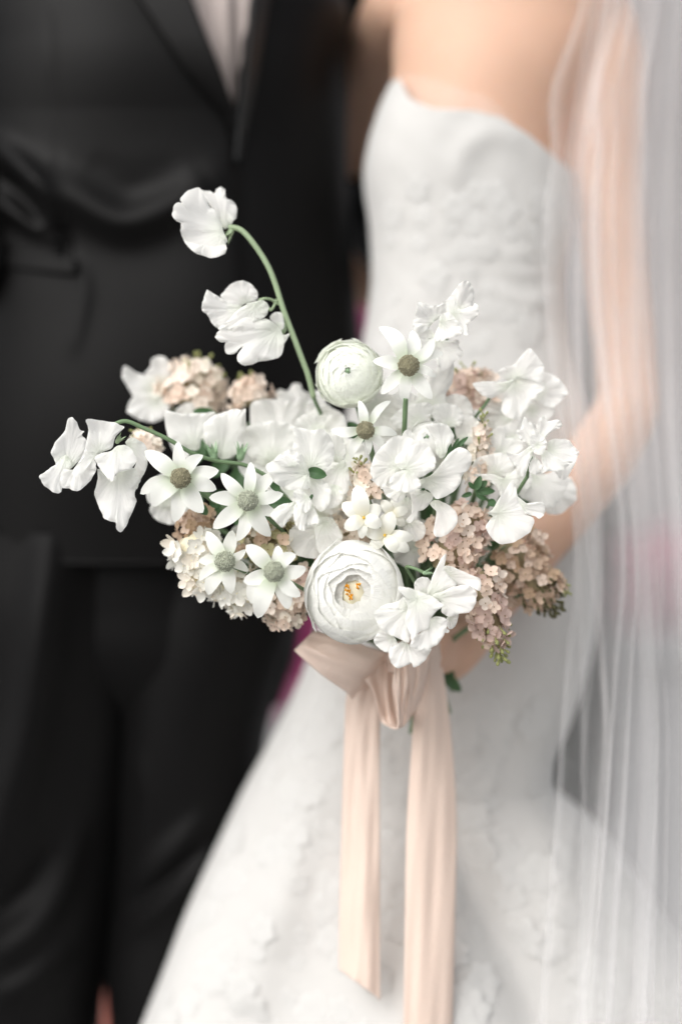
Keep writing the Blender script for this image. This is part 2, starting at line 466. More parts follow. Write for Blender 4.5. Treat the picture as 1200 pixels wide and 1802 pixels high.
def lilac(label, a, b, r0, r1, n, m='blush', size=11, buds=0, budm='bud', np_=4, pw=.5, group='blush lilac panicles', name='lilac_panicle', cat='flower', tipn=0, core='core', corek=.52):
    """a, b = axis ends (px, py, depth); r0, r1 = radii at both ends in pixels"""
    A, B = np.array(W(*a)), np.array(W(*b)); ax = B - A; L = np.linalg.norm(ax); d = ax / L
    e1 = np.cross(d, (0, 1, 0)); e1 /= np.linalg.norm(e1); e2 = np.cross(d, e1)
    f = f_at(a[2]); org = Vector(A)
    t = thing(name, label, cat, org, group)
    # branch: the lumpy mass of stalks that carries the florets
    ks = np.linspace(0, 1, 9)
    V, F = tube([tuple(A + ax * k) for k in ks], [f * corek * (r0 + (r1 - r0) * k) * (1 if 0 < i < 8 else .5) for i, k in enumerate(ks)], 12, 14)
    V = np.array(V); V += RNG.normal(0, f * r0 * .05, V.shape)
    part('branch', V, F, M[core], t, org)
    MIX = {'blush': ('blush', 'blush', 'mauve', 'blushw'), 'blushw': ('blushw', 'blushw', 'cream', 'blush'), 'mauve': ('mauve', 'mauve', 'blush', 'blushw'), 'tan': ('tan', 'tan', 'brown', 'blush'), 'olive': ('olive', 'olive', 'cream', 'tan'), 'white': ('white', 'white', 'white', 'cream')}
    fl = sum((florets(q_, np_, pw) for q_ in MIX[m]), []); lob = random.uniform(0, 6.28)
    n = int(n * .72); size *= 1.16
    for i in range(n):
        u = ((i + .5) / n); an = i * 2.39996 + random.uniform(-.3, .3)
        uu = min(1, max(0, u + random.uniform(-.03, .03)))
        rad = (r0 + (r1 - r0) * uu) * f * random.uniform(.74, 1.16) * (1 + .20 * math.sin(3 * an + 9 * uu + lob))
        cap = max(0, (uu - .8) / .2); cap0 = max(0, (.15 - uu) / .15)
        rad *= math.sqrt(max(.05, 1 - cap * cap * .85)) * math.sqrt(max(.1, 1 - cap0 * cap0 * .6))
        out = math.cos(an) * e1 + math.sin(an) * e2
        if out[1] > .72: continue
        nr = out + d * (cap * 1.3 - cap0 * .8 + random.uniform(-.2, .3)) + np.array([random.uniform(-.25, .25), random.uniform(-.6, 0), random.uniform(-.25, .25)])
        place(random.choice(fl), 'floret', t, org, A + ax * uu + out * rad, nr, size * f * random.uniform(.68, 1.12))
    for i in range(buds):
        an = i * 2.39996; u = 1.12 - .46 * (i / max(1, buds)) ** 1.1
        rr = r1 * f * (.2 + 1.05 * (1.12 - u) / .46) * random.uniform(.8, 1.3)
        out = math.cos(an) * e1 + math.sin(an) * e2
        nr = out * .9 + d * (.8 + .5 * random.random())
        place(bud_mesh(budm), 'bud', t, org, A + ax * (u * 1.03) + out * rr, nr, size * f * random.uniform(.5, .78))
    hidden_stem(t, a, org, 'stem', .0022)
    return t

# ------------------------------------------------------------ leaves
def leaf_mesh(c, tip, y, wid, arch=.15, droop=.25, seed=0):
    return strip_petal(c, tip, y, wid, arch, droop, 1., 0, .02, 0, 7, 10, seed, .35)

def sprig(label, y, leaves, stem, m='leaf'):
    org = W(*stem[0])
    t = thing('leaf_sprig', label, 'foliage', org, 'green leaf sprigs')
    V, F = tube(w3(stem), .0013, 8); part('stem', V, F, M['stem'], t, org)
    for i, l in enumerate(leaves):
        V, F, UV = leaf_mesh(l[0], l[1], y + (l[3] if len(l) > 3 else 0), l[2], .1, .15 + .1 * (i % 3), i)
        part('leaf', V, F, M[m], t, org, UV)
    hidden_stem(t, stem[-1], org, 'stem', .0013)
    return t

# ------------------------------------------------------------ lofted bodies and clothes
def rows_at(rows, py):
    R = np.array(rows, float)
    out = []
    for k in range(1, R.shape[1]):
        # smooth (monotone-ish) interpolation down the rows
        x, v = R[:, 0], R[:, k]
        mslope = np.gradient(v, x)
        i = np.clip(np.searchsorted(x, py) - 1, 0, len(x) - 2)
        h = x[i + 1] - x[i]; s = np.clip((py - x[i]) / h, 0, 1)
        h00 = 2 * s ** 3 - 3 * s ** 2 + 1; h10 = s ** 3 - 2 * s ** 2 + s; h01 = -2 * s ** 3 + 3 * s ** 2; h11 = s ** 3 - s ** 2
        out.append(h00 * v[i] + h10 * h * mslope[i] + h01 * v[i + 1] + h11 * h * mslope[i + 1])
    return out

def loft(rows, nu, nv, disp=None, power=1., grow=0.):
    """rows: (py, left px, right px, depth of axis, half depth); py/px are read at the axis' depth"""
    ps = np.linspace(rows[0][0], rows[-1][0], nv)
    xl, xr, yc, ry = rows_at(rows, ps)
    an = np.linspace(0, 2 * np.pi, nu, endpoint=False)
    ca, sa = np.cos(an), np.sin(an)
    cs = np.sign(ca) * np.abs(ca) ** power; ss = np.sign(sa) * np.abs(sa) ** power
    f = (D + yc) / D * PX
    cx = ((xl + xr) / 2 - 600) * f; rx = (xr - xl) / 2 * f + grow
    X = cx[:, None] + rx[:, None] * cs[None, :]
    Y = yc[:, None] + (ry[:, None] + grow) * ss[None, :]
    Z = np.repeat((1 - (ps - 901) * f)[:, None], nu, 1)
    if disp is not None:
        fy = (D + Y) / D * PX
        hx, hy = 600 + X / fy, 901 + (1 - Z) / fy
        d = disp(hx, hy)
        k = np.clip(-ss, 0, 1)[None, :] ** .35
        nx = np.repeat(cs[None, :], len(ps), 0) * .55
        Y = Y - d * k; X = X + d * k * nx * .6
    V = np.stack([X, Y, Z], 2).reshape(-1, 3)
    F = grid_faces(nu, nv, True)
    F.append(tuple(range(nu))); F.append(tuple((nv - 1) * nu + i for i in range(nu))[::-1])
    return V, F

def surf_y(rows, px, py):
    """depth of the front of a loft where the photograph's pixel (px, py) meets it"""
    px, py = np.asarray(px, float), np.asarray(py, float)
    xl, xr, yc, ry = rows_at(rows, py)
    y = yc - ry
    for _ in range(5):
        f = (D + y) / D * PX; X = (px - 600) * f; Z = 1 - (py - 901) * f
        fc = (D + yc) / D * PX; p2 = 901 + (1 - Z) / fc
        xl, xr, yc, ry = rows_at(rows, p2); fc = (D + yc) / D * PX
        u = np.clip((X - ((xl + xr) / 2 - 600) * fc) / ((xr - xl) / 2 * fc), -.985, .985)
        y = yc - ry * (1 - np.abs(u) ** 2.5) ** .4
    return y

def ridge(hx, hy, pts, wd, amp, skew=0.):
    P = catmull(pts, 24); best = np.full(hx.shape, 1e9); side = np.zeros(hx.shape)
    tt = np.linspace(0, 1, 24); along = np.zeros(hx.shape)
    for i in range(23):
        a, b = P[i], P[i + 1]; ab = b - a; l2 = ab @ ab + 1e-9
        t = np.clip(((hx - a[0]) * ab[0] + (hy - a[1]) * ab[1]) / l2, 0, 1)
        dx, dy = hx - a[0] - t * ab[0], hy - a[1] - t * ab[1]
        d = np.hypot(dx, dy); m_ = d < best
        best = np.where(m_, d, best); along = np.where(m_, (i + t) / 23, along)
    fade = np.clip(np.sin(np.pi * np.clip(along, .02, .98)), 0, 1) ** .5
    return amp * np.exp(-(best / wd) ** 2) * fade

def noise2(hx, hy, sc, seed=0):
    rs = np.random.default_rng(seed); o = np.zeros(hx.shape)
    for i in range(7):
        a = rs.uniform(0, 6.28); k = rs.uniform(.6, 1.9) / sc
        o += np.sin((hx * math.cos(a) + hy * math.sin(a)) * k + rs.uniform(0, 6.28))
    return o / 7

def remeshed(name, MBs, m, voxel, parent, org):
    me = bpy.data.meshes.new(name); mb = MB()
    for V, F in MBs: mb.add(np.asarray(V) - np.asarray(org), F)
    me.from_pydata(mb.V, [], mb.F); me.update()
    o = bpy.data.objects.new(name, me); C.objects.link(o)
    md = o.modifiers.new('r', 'REMESH'); md.mode = 'VOXEL'; md.voxel_size = voxel; md.use_smooth_shade = True
    sm = o.modifiers.new('s', 'SMOOTH'); sm.iterations = 6; sm.factor = .5
    dg = bpy.context.evaluated_depsgraph_get()
    me2 = bpy.data.meshes.new_from_object(o.evaluated_get(dg)); me2.name = name
    bpy.data.objects.remove(o)
    me2.materials.clear(); me2.materials.append(m)
    o = bpy.data.objects.new(name, me2); C.objects.link(o)
    if parent: o.parent = parent
    me2.polygons.foreach_set('use_smooth', [True] * len(me2.polygons))
    return o

def limb(pts, rad, n=14):
    V, F = tube([tuple(p) for p in pts], rad, n, 6 * len(pts))
    mb = MB(); mb.add(V, F)
    r = rad if hasattr(rad, '__len__') else (rad, rad)
    mb.add(*ball(pts[0], r[0] * .99, 12, 8)); mb.add(*ball(pts[-1], r[-1] * .99, 12, 8))
    return mb.V, mb.F

# ============================================================ THE SETTING
def box(c, s):
    x, y, z = c; a, b, d = s[0] / 2, s[1] / 2, s[2] / 2
    V = [(x + i * a, y + j * b, z + k * d) for i in (-1, 1) for j in (-1, 1) for k in (-1, 1)]
    return V, [(0, 1, 3, 2), (4, 6, 7, 5), (0, 4, 5, 1), (2, 3, 7, 6), (0, 2, 6, 4), (1, 5, 7, 3)]
def flat(o):
    o.data.polygons.foreach_set('use_smooth', [False] * len(o.data.polygons)); return o
g = part('ground', [(-60, -60, 0), (60, -60, 0), (60, 60, 0), (-60, 60, 0)], [(0, 1, 2, 3)], M['ground']); g['kind'] = 'structure'
bw = flat(part('building_wall', *box((1.0, 7.0, 2.6), (16, .4, 5.2)), M['wall'])); bw['label'] = 'pale grey rendered wall far out of focus behind the couple'; bw['category'] = 'wall'
lw = MB(); lw.add(*box((1.55, 2.75, .33), (2.5, .35, .66))); lw.add(*box((1.55, 2.75, .69), (2.6, .45, .06)))
lw = flat(part('low_wall', lw.V, lw.F, M['ledge'])); lw['label'] = 'low grey stone wall under the pink flowers behind the veil'; lw['category'] = 'wall'

def bush(name, label, cat, c, s, n, m, leaf, seed, group=None, green=None):
    """a mass of leaf-sized faces filling an ellipsoid, round a branched stem"""
    rs = np.random.default_rng(seed); mb = MB()
    for i in range(n):
        p = rs.normal(0, 1, 3); p /= np.linalg.norm(p); rr = rs.uniform(.35, 1) ** .5
        lump = 1 + .22 * math.sin(p[0] * 5 + seed) * math.sin(p[2] * 6 + seed * 2)
        p = np.array(c) + p * rr * lump * np.array(s)
        a = rs.normal(0, 1, 3); a /= np.linalg.norm(a); b = np.cross(a, rs.normal(0, 1, 3)); b /= np.linalg.norm(b); l_ = leaf * rs.uniform(.6, 1.3)
        k = np.cross(a, b) * l_ * .2
        mb.add([p - a * l_, p + b * l_ * .5 + k, p + a * l_, p - b * l_ * .5 + k], [(0, 1, 2, 3)])
    t = thing(name, label, cat, (c[0], c[1], 0), group)
    o = part('blossoms' if m != 'dark_leaf' else 'foliage', mb.V, mb.F, M[m], t, (c[0], c[1], 0)); o['kind'] = 'stuff'
    mb = MB()
    for i in range(6):
        a = i * 1.05
        mb.add(*tube([(c[0], c[1], 0 if c[2] - s[2] < .3 else c[2] - s[2] - .1), (c[0] + .2 * s[0] * math.cos(a), c[1] + .2 * s[1] * math.sin(a), c[2] - .3 * s[2]), (c[0] + .6 * s[0] * math.cos(a), c[1] + .6 * s[1] * math.sin(a), c[2] + .3 * s[2])], [.012, .008, .003], 6))
    part('branches', mb.V, mb.F, M['core'], t, (c[0], c[1], 0))
    return t
def at(px, py, y): return tuple(W(px, py, y))
p = at(600, 850, 2.4); bush('flowering_shrub', 'tall magenta flowering shrub glimpsed in the gap between groom and bride', 'shrub', p, (.20, .2, .62), 2600, 'magenta', .035, 3)
p = at(1150, 1048, 2.75); bush('flowering_plant', 'pink flowers along the low wall, blurred behind the veil', 'flowers', (p[0] + .05, p[1], .83), (.34, .18, .12), 1400, 'pinkb', .03, 5)
p = at(185, 1790, 1.7); bush('flowering_plant', 'salmon pink low plant glimpsed in the gap between the trouser legs', 'flowers', (p[0], p[1], .10), (.16, .12, .12), 700, 'salmon', .025, 8)
p = at(1026, 960, 2.3); bush('evergreen_shrub', 'slim dark evergreen seen through the gap beside the bride waist', 'shrub', (p[0] - .01, p[1], .80), (.085, .09, .62), 2600, 'dark_leaf', .03, 9)

# ============================================================ GROOM
gorg = (-.18, .44, 0)
groom = thing('person', 'groom in a black suit and pale open shirt standing behind the bouquet at left', 'person', gorg)
JK = [(-110, 210, 420, .44, .07), (-70, 60, 560, .44, .10), (0, -20, 606, .44, .125), (120, -34, 612, .43, .135), (300, -30, 612, .43, .13), (420, -20, 617, .43, .13),
      (560, -30, 631, .43, .135), (760, -50, 640, .43, .138), (985, -66, 600, .43, .128)]
def jacket_disp(hx, hy):
    d = ridge(hx, hy, [(60, 300), (130, 345), (220, 392), (300, 365), (370, 320)], 34, .014)
    d += ridge(hx, hy, [(150, 290), (240, 330), (330, 300)], 36, -.003)
    d += ridge(hx, hy, [(-10, 245), (50, 300), (90, 350), (105, 410)], 20, .015)
    d += ridge(hx, hy, [(-10, 300), (40, 345), (80, 400)], 13, -.008)
    d += ridge(hx, hy, [(-20, 345), (30, 375), (85, 412)], 17, .011)
    d += ridge(hx, hy, [(85, 20), (95, 170), (108, 300)], 4, -.0025)
    d += ridge(hx, hy, [(110, 395), (118, 430), (112, 470)], 9, -.008)
    d += ridge(hx, hy, [(140, 460), (150, 520), (130, 620)], 12, .003)
    line = 412 + (hy - 200) * .045
    d += .005 / (1 + np.exp((hx - line) / 2.5)) * np.clip((hy - 190) / 120, 0, 1)
    d += .0045 * noise2(hx, hy, 60, 3)
    # the opening over the shirt
    lx = 316 + (hy + 60) * (99 / 262); rx_ = 450 - (hy + 60) * (34 / 262)
    ins = np.minimum(hx - lx, rx_ - hx); d += -.022 * np.clip(ins / 5, 0, 1) * (hy < 202)
    return d
V, F = loft(JK, 260, 300, jacket_disp, .8)
part('jacket', V, F, M['suit'], groom, gorg)
jk = groom.children[0]
def sheet(rows_def, offs, nv=40, nu=10, surf=JK, fn=None):
    """cloth lying over a loft: rows_def gives (py, x left, x right); offs = proud of it at left, right edge"""
    R = np.array(rows_def, float); ps = np.linspace(R[0, 0], R[-1, 0], nv)
    a = np.interp(ps, R[:, 0], R[:, 1]); b = np.interp(ps, R[:, 0], R[:, 2]); V = []
    for j in range(nv):
        for i in range(nu):
            u = i / (nu - 1); x = a[j] + (b[j] - a[j]) * u
            y = float(surf_y(surf, x, ps[j])) - (offs[0] + (offs[1] - offs[0]) * u) - (fn(x, ps[j], u) if fn else 0)
            V.append(tuple(W(x, ps[j], y)))
    return V, grid_faces(nu, nv)
V, F = sheet([(-105, 300, 458), (215, 404, 426)], (-.014, -.014), 50, 30, JK, lambda x, y, u: .006 * math.exp(-((x - (398 + y * .04)) / 7) ** 2) + .003 * math.sin(x * .13))
part('shirt', V, F, M['shirt'], groom, gorg)
def lapel(name, rd, offs, m):
    V, F = sheet(rd, offs, 50, 12); o = part(name, V, F, m, groom, gorg)
    s_ = o.modifiers.new('thick', 'SOLIDIFY'); s_.thickness = .004; s_.offset = -1
    return o
lapel('lapel', [(-100, 190, 306), (0, 246, 340), (120, 326, 388), (200, 396, 416), (232, 412, 418)], (.005, .014), M['suit'])
lapel('lapel', [(-100, 450, 500), (0, 440, 470), (120, 430, 452), (200, 417, 436), (285, 412, 420)], (.015, .005), M['satin'])
V, F = sheet([(438, -40, 138), (446, -40, 140), (466, -40, 136)], (.006, .006), 8, 20, JK, lambda x, y, u: 0)
V = [tuple(Vector(v) + Vector((0, 0, -.010 * (i % 20) / 19))) for i, v in enumerate(V)]
o = part('pocket_flap', V, F, M['suit'], groom, gorg); o.modifiers.new('thick', 'SOLIDIFY').thickness = .004
V, F = ball(W(421, 232, float(surf_y(JK, 421, 232)) - .008), (.008, .004, .008), 16, 8); part('button', V, F, M['satin'], groom, gorg)
def sleeve(pts, rad, ridges, m, name='sleeve'):
    V, F = tube(w3(pts), rad, 40, 60); V = np.array(V)
    rs = np.arange(60).repeat(40)[:len(V)] / 60
    an = np.tile(np.arange(40), 60)[:len(V)] / 40 * 6.28
    V[:, 1] += .006 * np.sin(rs * 26 + 1.3 * np.sin(an)) * (rs > .3)
    V[:, 2] += .004 * np.sin(rs * 31 + an)
    return part(name, V, F, m, groom, gorg)
sleeve([(70, -125, .44), (-20, -60, .435), (-62, 80, .43), (-76, 260, .41), (-44, 400, .37), (-28, 462, .36), (-8, 494, .365)], [.05, .06, .06, .057, .052, .045, .035], 0, M['suit'])
sleeve([(560, -110, .50), (596, 120, .60), (640, 330, .62), (700, 420, .55), (800, 450, .48)], [.05, .05, .048, .044, .04], 0, M['suit'])
# trousers: one garment, two legs from the fork down
HIP = [(940, -60, 590, .44, .108), (1060, -70, 540, .44, .108), (1170, -72, 514, .44, .10), (1240, -60, 490, .44, .07)]
LEGA = [(930, -80, 270, .43, .118), (1080, -90, 262, .43, .12), (1300, -100, 250, .43, .105), (1500, -110, 222, .44, .095), (1720, -100, 186, .45, .085), (1900, -90, 168, .46, .08), (2300, -70, 150, .47, .07), (2540, -60, 140, .47, .07)]
LEGB = [(930, 210, 560, .45, .118), (1080, 205, 535, .45, .12), (1300, 190, 468, .45, .105), (1500, 192, 462, .46, .095), (1720, 186, 450, .46, .085), (1900, 204, 440, .46, .08), (2300, 215, 420, .47, .07), (2540, 220, 410, .47, .07)]
def leg_disp(hx, hy):
    d = ridge(hx, hy, [(105, 900), (85, 1050), (60, 1250), (20, 1420), (-20, 1560)], 42, .028)
    d += ridge(hx, hy, [(-10, 1690), (60, 1640), (110, 1560), (140, 1450)], 20, .012)
    d += ridge(hx, hy, [(-10, 1610), (50, 1560), (90, 1490)], 17, -.009)
    d += ridge(hx, hy, [(-10, 1760), (60, 1720), (120, 1660)], 20, .009)
    d += ridge(hx, hy, [(228, 1640), (290, 1590), (350, 1530), (390, 1490)], 18, .011)
    d += ridge(hx, hy, [(230, 1560), (300, 1500), (370, 1430)], 20, .010)
    d += ridge(hx, hy, [(225, 1600), (300, 1545), (360, 1490)], 12, -.007)
    d += ridge(hx, hy, [(240, 1330), (262, 1420), (250, 1500)], 18, .004)
    d += .003 * noise2(hx, hy, 50, 9)
    return d
mb = MB()
mb.add(*loft(HIP, 120, 50)); mb.add(*loft(LEGA, 120, 200, leg_disp)); mb.add(*loft(LEGB, 120, 200, leg_disp))
part('trousers', mb.V, mb.F, M['trouser'], groom, gorg)
mb = MB()
for x in (40, 315):
    q = W(x, 2560, .47); mb.add(*ball((q[0], .40, .045), (.05, .15, .05), 16, 10)); mb.add(*box((q[0], .40, .008), (.09, .27, .016)))
part('shoes', mb.V, mb.F, M['satin'], groom, gorg)
# body under the suit (neck, trunk, arms and legs as one skin)
def lv(rows, nu=30, nv=40, grow=-.02): return loft(rows, nu, nv, None, 1, grow)
body = [lv(JK, 30, 40, -.035), lv([(900, -20, 540, .44, .09), (1060, -30, 500, .44, .09), (1170, -20, 470, .44, .07)]), lv(LEGA), lv(LEGB),
        limb(w3([(310, -60, .44), (318, -210, .43)]), (.058, .055)), limb(w3([(60, -110, .44), (-62, 80, .43), (-76, 260, .41), (-44, 400, .37)]), (.035, .035, .03, .028)),
        limb(w3([(570, -90, .52), (596, 120, .60), (640, 330, .62), (700, 420, .55), (790, 448, .48)]), (.04, .036, .036, .03, .03))]
remeshed('body', body, M['skin'], .012, groom, gorg)

# ============================================================ BRIDE
borg = (.07, .32, 0)
bride = thing('person', 'bride in a white strapless lace gown holding the bouquet at right', 'person', borg)
GW = [(120, 700, 968, .325, .085), (200, 664, 985, .325, .10), (300, 640, 1004, .325, .105), (400, 650, 1006, .325, .102), (500, 652, 992, .325, .098), (600, 638, 1000, .325, .098),
      (750, 606, 1030, .325, .105), (900, 585, 1046, .325, .112), (1020, 572, 1048, .325, .115), (1130, 550, 1040, .325, .118), (1260, 498, 1004, .325, .12), (1345, 452, 972, .325, .125),
      (1385, 430, 975, .325, .13), (1430, 408, 1030, .325, .14), (1500, 375, 1092, .325, .155), (1600, 330, 1160, .325, .175), (1700, 294, 1235, .325, .195), (1802, 255, 1325, .325, .215),
      (2100, 165, 1480, .325, .28), (2620, 60, 1640, .325, .36)]
def gown_disp(hx, hy):
    d = .0016 * noise2(hx, hy, 34, 21) + .0009 * noise2(hx, hy, 15, 22)
    # seams and drape: folds that fall from the knee, the bust cup, gathers at the waist
    d += ridge(hx, hy, [(800, 330), (815, 270), (860, 235), (930, 250)], 24, .004)
    d += ridge(hx, hy, [(860, 470), (920, 480), (985, 470)], 14, .0022) + ridge(hx, hy, [(870, 510), (930, 530), (985, 515)], 14, .0022)
    d += ridge(hx, hy, [(840, 420), (880, 450), (960, 440)], 16, .0022)
    t = np.clip((hy - 1400) / 300, 0, 1)
    d += t * .018 * np.sin((hx - 700) / (75 + (hy - 1400) * .03) + .8) * (1 + .3 * np.sin(hy / 90))
    d += ridge(hx, hy, [(760, 1400), (850, 1600), (960, 1830)], 40, -.02 ) + ridge(hx, hy, [(940, 1400), (1000, 1600), (1080, 1830)], 60, .014)
    d += ridge(hx, hy, [(540, 1380), (500, 1560), (430, 1800)], 50, .012)
    # sweetheart neckline: the front edge dips between its two points
    return d
V, F = loft(GW, 240, 420, gown_disp, .8)
# neckline: lower the top rim to the line of the photograph (peak at left, falling to the right)
V = np.array(V)
def neck_py(px): return np.interp(px, [640, 690, 703, 720, 760, 830, 880, 930, 965, 1005], [200, 142, 138, 172, 190, 193, 204, 236, 266, 300])
fy = (D + V[:, 1]) / D * PX; hx = 600 + V[:, 0] / fy; hy = 901 + (1 - V[:, 2]) / fy
lim = neck_py(hx); up = (hy < lim)
V[up, 2] = 1 - (lim[up] - 901) * fy[up]
F = F[:-2]
gown = part('gown', V, F, M['gown'], bride, borg)
# illusion tulle above the bodice
tv = []
for j in range(8):
    for i in range(24):
        x = 702 + (900 - 702) * i / 23; yb = float(neck_py(x)) + 6
        ytop = np.interp(x, [702, 740, 800, 860, 900], [128, 130, 150, 172, 205])
        yy = yb + (ytop - yb) * j / 7
        tv.append(tuple(W(x, yy, float(surf_y(GW, x, max(yy, 150))) - .004 + .0015 * math.sin(i * .9))))
part('neckline_tulle', tv, grid_faces(24, 8), M['veil'], gown, borg)
# lace blossoms sewn over the gown (more than one can count)
mb = MB(); rs = np.random.default_rng(5)
def blossom(px, py, r, petals=6):
    gy = lambda x_, y_: float(surf_y(GW, x_, y_)) - float(gown_disp(np.array([x_]), np.array([y_]))[0])
    y = gy(px, py); f = f_at(y)
    dx = (gy(px + 8, py) - gy(px - 8, py)) / (16 * f)
    dz = -(gy(px, py + 8) - gy(px, py - 8)) / (16 * f)
    n = Vector((dx, -1, dz)).normalized(); q = np.array(n.to_track_quat('Z', 'Y').to_matrix()); c = np.array(W(px, py, y)) + np.array(n) * .0004
    R = r * f; a0 = rs.uniform(0, 6)
    for k in range(petals):
        a = a0 + k * 6.283 / petals
        V = []
        for j in range(5):
            v = j / 4; wv = R * .42 * (.3, .85, 1, .85, .3)[j]
            for u in (-1, -.4, .4, 1):
                x_, y_ = R * v, u * wv
                V.append((x_ * math.cos(a) - y_ * math.sin(a), x_ * math.sin(a) + y_ * math.cos(a), R * (.045 * math.sin(v * 2.9) - .05 * u * u * v)))
        mb.add(np.array(V) @ q.T + c, grid_faces(4, 5))
for i in range(210):
    py = rs.uniform(1230, 1900); xl, xr, _, _ = rows_at(GW, np.array([py])); u = rs.beta(1.1, 1.5)
    blossom(xl[0] + 10 + (xr[0] - xl[0] - 20) * u, py, rs.uniform(16, 40))
for i in range(60):
    py = rs.uniform(330, 620); xl, xr, _, _ = rows_at(GW, np.array([py])); u = rs.uniform(.08, .95)
    blossom(xl[0] + (xr[0] - xl[0]) * u, py, rs.uniform(14, 30))
for k in range(26):            # scalloped lace edge where the skirt flares
    u = k / 25; px = 952 + (1215 - 952) * u; py = np.interp(px, [952, 1000, 1030, 1080, 1140, 1215], [1378, 1420, 1432, 1490, 1562, 1660]) + 8
    blossom(px - 10, py + 6, 24, 5)
la = part('lace_applique', mb.V, mb.F, M['lace'], gown, borg); la['kind'] = 'stuff'

TB = [(-190, 872, 968, .33, .045), (-100, 866, 975, .33, .05), (-55, 790, 1060, .335, .06), (-10, 720, 1100, .335, .082), (60, 692, 1088, .335, .09), (130, 690, 1050, .33, .094), (200, 684, 1016, .327, .094), (300, 660, 996, .325, .092), (420, 668, 990, .325, .088),
      (600, 656, 985, .325, .082), (900, 605, 1030, .325, .095), (1100, 580, 1020, .325, .1), (1230, 610, 960, .325, .08)]
tors = loft(TB, 48, 90)
arm = limb(w3([(1042, 50, .335), (1058, 130, .325), (1066, 300, .315), (1084, 480, .300), (1102, 640, .285), (1106, 715, .270)]), (.046, .044, .036, .032, .030, .030))
fore = limb(w3([(1106, 715, .270), (1060, 800, .245), (985, 900, .215), (900, 1010, .185), (845, 1085, .165)]), (.031, .034, .031, .025, .022))
farm = limb(w3([(716, 0, .385), (672, 95, .49), (640, 230, .58), (622, 360, .63), (650, 500, .64)]), (.042, .041, .037, .033, .03))
palm = limb(w3([(845, 1085, .165), (815, 1118, .155), (785, 1148, .148)]), (.022, .027, .028))
fingers = []
for i in range(4):     # four unequal fingers closing round the stems
    z0 = 1112 + i * 19; ln = (.95, 1.06, 1.0, .8)[i]
    fingers.append(limb(w3([(790, z0, .135), (776 - 3 * i, z0 + 4, .102 - .002 * i), (752 - 4 * i, z0 + 8, .096), (752 - 30 * ln, z0 + 12, .108)]), (.0095, .0088, .0082, .007), 10))
thumb = limb(w3([(808, 1105, .165), (780, 1098, .178), (752, 1104, .172), (728, 1118, .160)]), (.011, .0105, .0095, .008), 10)
legs = [lv([(1130, 590, 800, .33, .10), (1500, 620, 790, .33, .075), (2000, 640, 770, .34, .06), (2560, 660, 745, .34, .045)], 24, 40, 0), lv([(1130, 790, 1010, .33, .10), (1300, 800, 935, .33, .08), (1500, 800, 935, .33, .075), (2000, 800, 930, .34, .06), (2560, 800, 890, .34, .045)], 24, 40, 0)]
remeshed('body', [tors, arm, fore, farm, palm, thumb] + fingers + legs, M['skin'], .0045, bride, borg)
for i in range(4):
    z0 = 1112 + i * 19; ln = (.95, 1.06, 1.0, .8)[i]; q = W(752 - 27 * ln, z0 + 12, .1012); V, F = ball(q, (.0052, .0022, .0042), 10, 6); part('nail', V, F, M['nail'], bride, borg)
# the folds of skin above the arm and the collar bone need no paint: the shape makes them

# veil: gathered tulle, each layer a sheet that folds back over itself
def veil_layer(edge, right, depth, n, amp, ov, seed, nu=420, nv=130, y0=-260, y1=2350):
    rs = np.random.default_rng(seed); ps = np.linspace(y0, y1, nv)
    E = np.array(edge, float); R2 = np.array(right, float); DP = np.array(depth, float)
    xl = np.interp(ps, E[:, 0], E[:, 1]); k = np.array([.05, .1, .2, .3, .2, .1, .05]); xl = np.convolve(np.pad(xl, 3, 'edge'), k, 'valid')
    xr = np.interp(ps, R2[:, 0], R2[:, 1]); dp = np.interp(ps, DP[:, 0], DP[:, 1]); dp = np.convolve(np.pad(dp, 3, 'edge'), k, 'valid')
    u = np.linspace(0, 1, nu); a = ov / (2 * np.pi * n)
    uw = u + .055 * np.sin(2 * np.pi * 1.7 * u + seed) + .022 * np.sin(2 * np.pi * 4.1 * u + 2 * seed)
    V = []
    for j, p in enumerate(ps):
        ph = 2 * np.pi * n * uw + .5 * math.sin(p / 420 + seed) + .35 * np.sin(u * 9 + p / 260)
        mod = .55 + .45 * np.sin(u * 17 + seed + p / 700) ** 2
        xx = xl[j] + (xr[j] - xl[j]) * (u + a * mod * (np.sin(ph) - math.sin(float(ph[0]))))
        yy = dp[j] + .05 * u + amp * mod * np.cos(ph)
        xx = np.where(np.arange(nu) < 5, xx[5] + (5 - np.arange(nu)) * 2.6, xx); yy = np.where(np.arange(nu) < 5, yy[5] + .0016 * (5 - np.arange(nu)) ** .5, yy)
        f = f_at(dp[j])
        V.append(np.stack([(xx - 600) * f, yy, np.full(nu, 1 - (p - 901) * f)], 1))
    V = np.concatenate(V); V[:, 2] = np.maximum(V[:, 2], .01)
    return V, grid_faces(nu, nv)
EDGE = [(-260, 1030), (0, 1016), (90, 985), (150, 956), (210, 956), (265, 968), (330, 948), (500, 944), (650, 958), (800, 985), (920, 1000), (1050, 1000), (1150, 986), (1300, 975), (1450, 966), (1600, 952), (1802, 938), (2350, 920)]
DEP = [(-260, .24), (150, .215), (500, .19), (900, .13), (1150, .09), (1400, .07), (1802, .06), (2350, .06)]
V, F = veil_layer(EDGE, [(-260, 1330), (900, 1360), (2350, 1420)], DEP, 7, .012, 1.7, 3)
veil = part('veil', V, F, M['veil'], bride, borg)
V, F = veil_layer([(-260, 1075), (0, 1062), (300, 1012), (700, 1002), (1000, 1010), (1300, 1018), (1802, 1010), (2350, 1000)], [(-260, 1330), (900, 1370), (2350, 1430)], [(d_[0], d_[1] + .05) for d_ in DEP], 4, .014, 2.2, 8)
part('veil_layer', V, F, M['veil'], veil, borg)
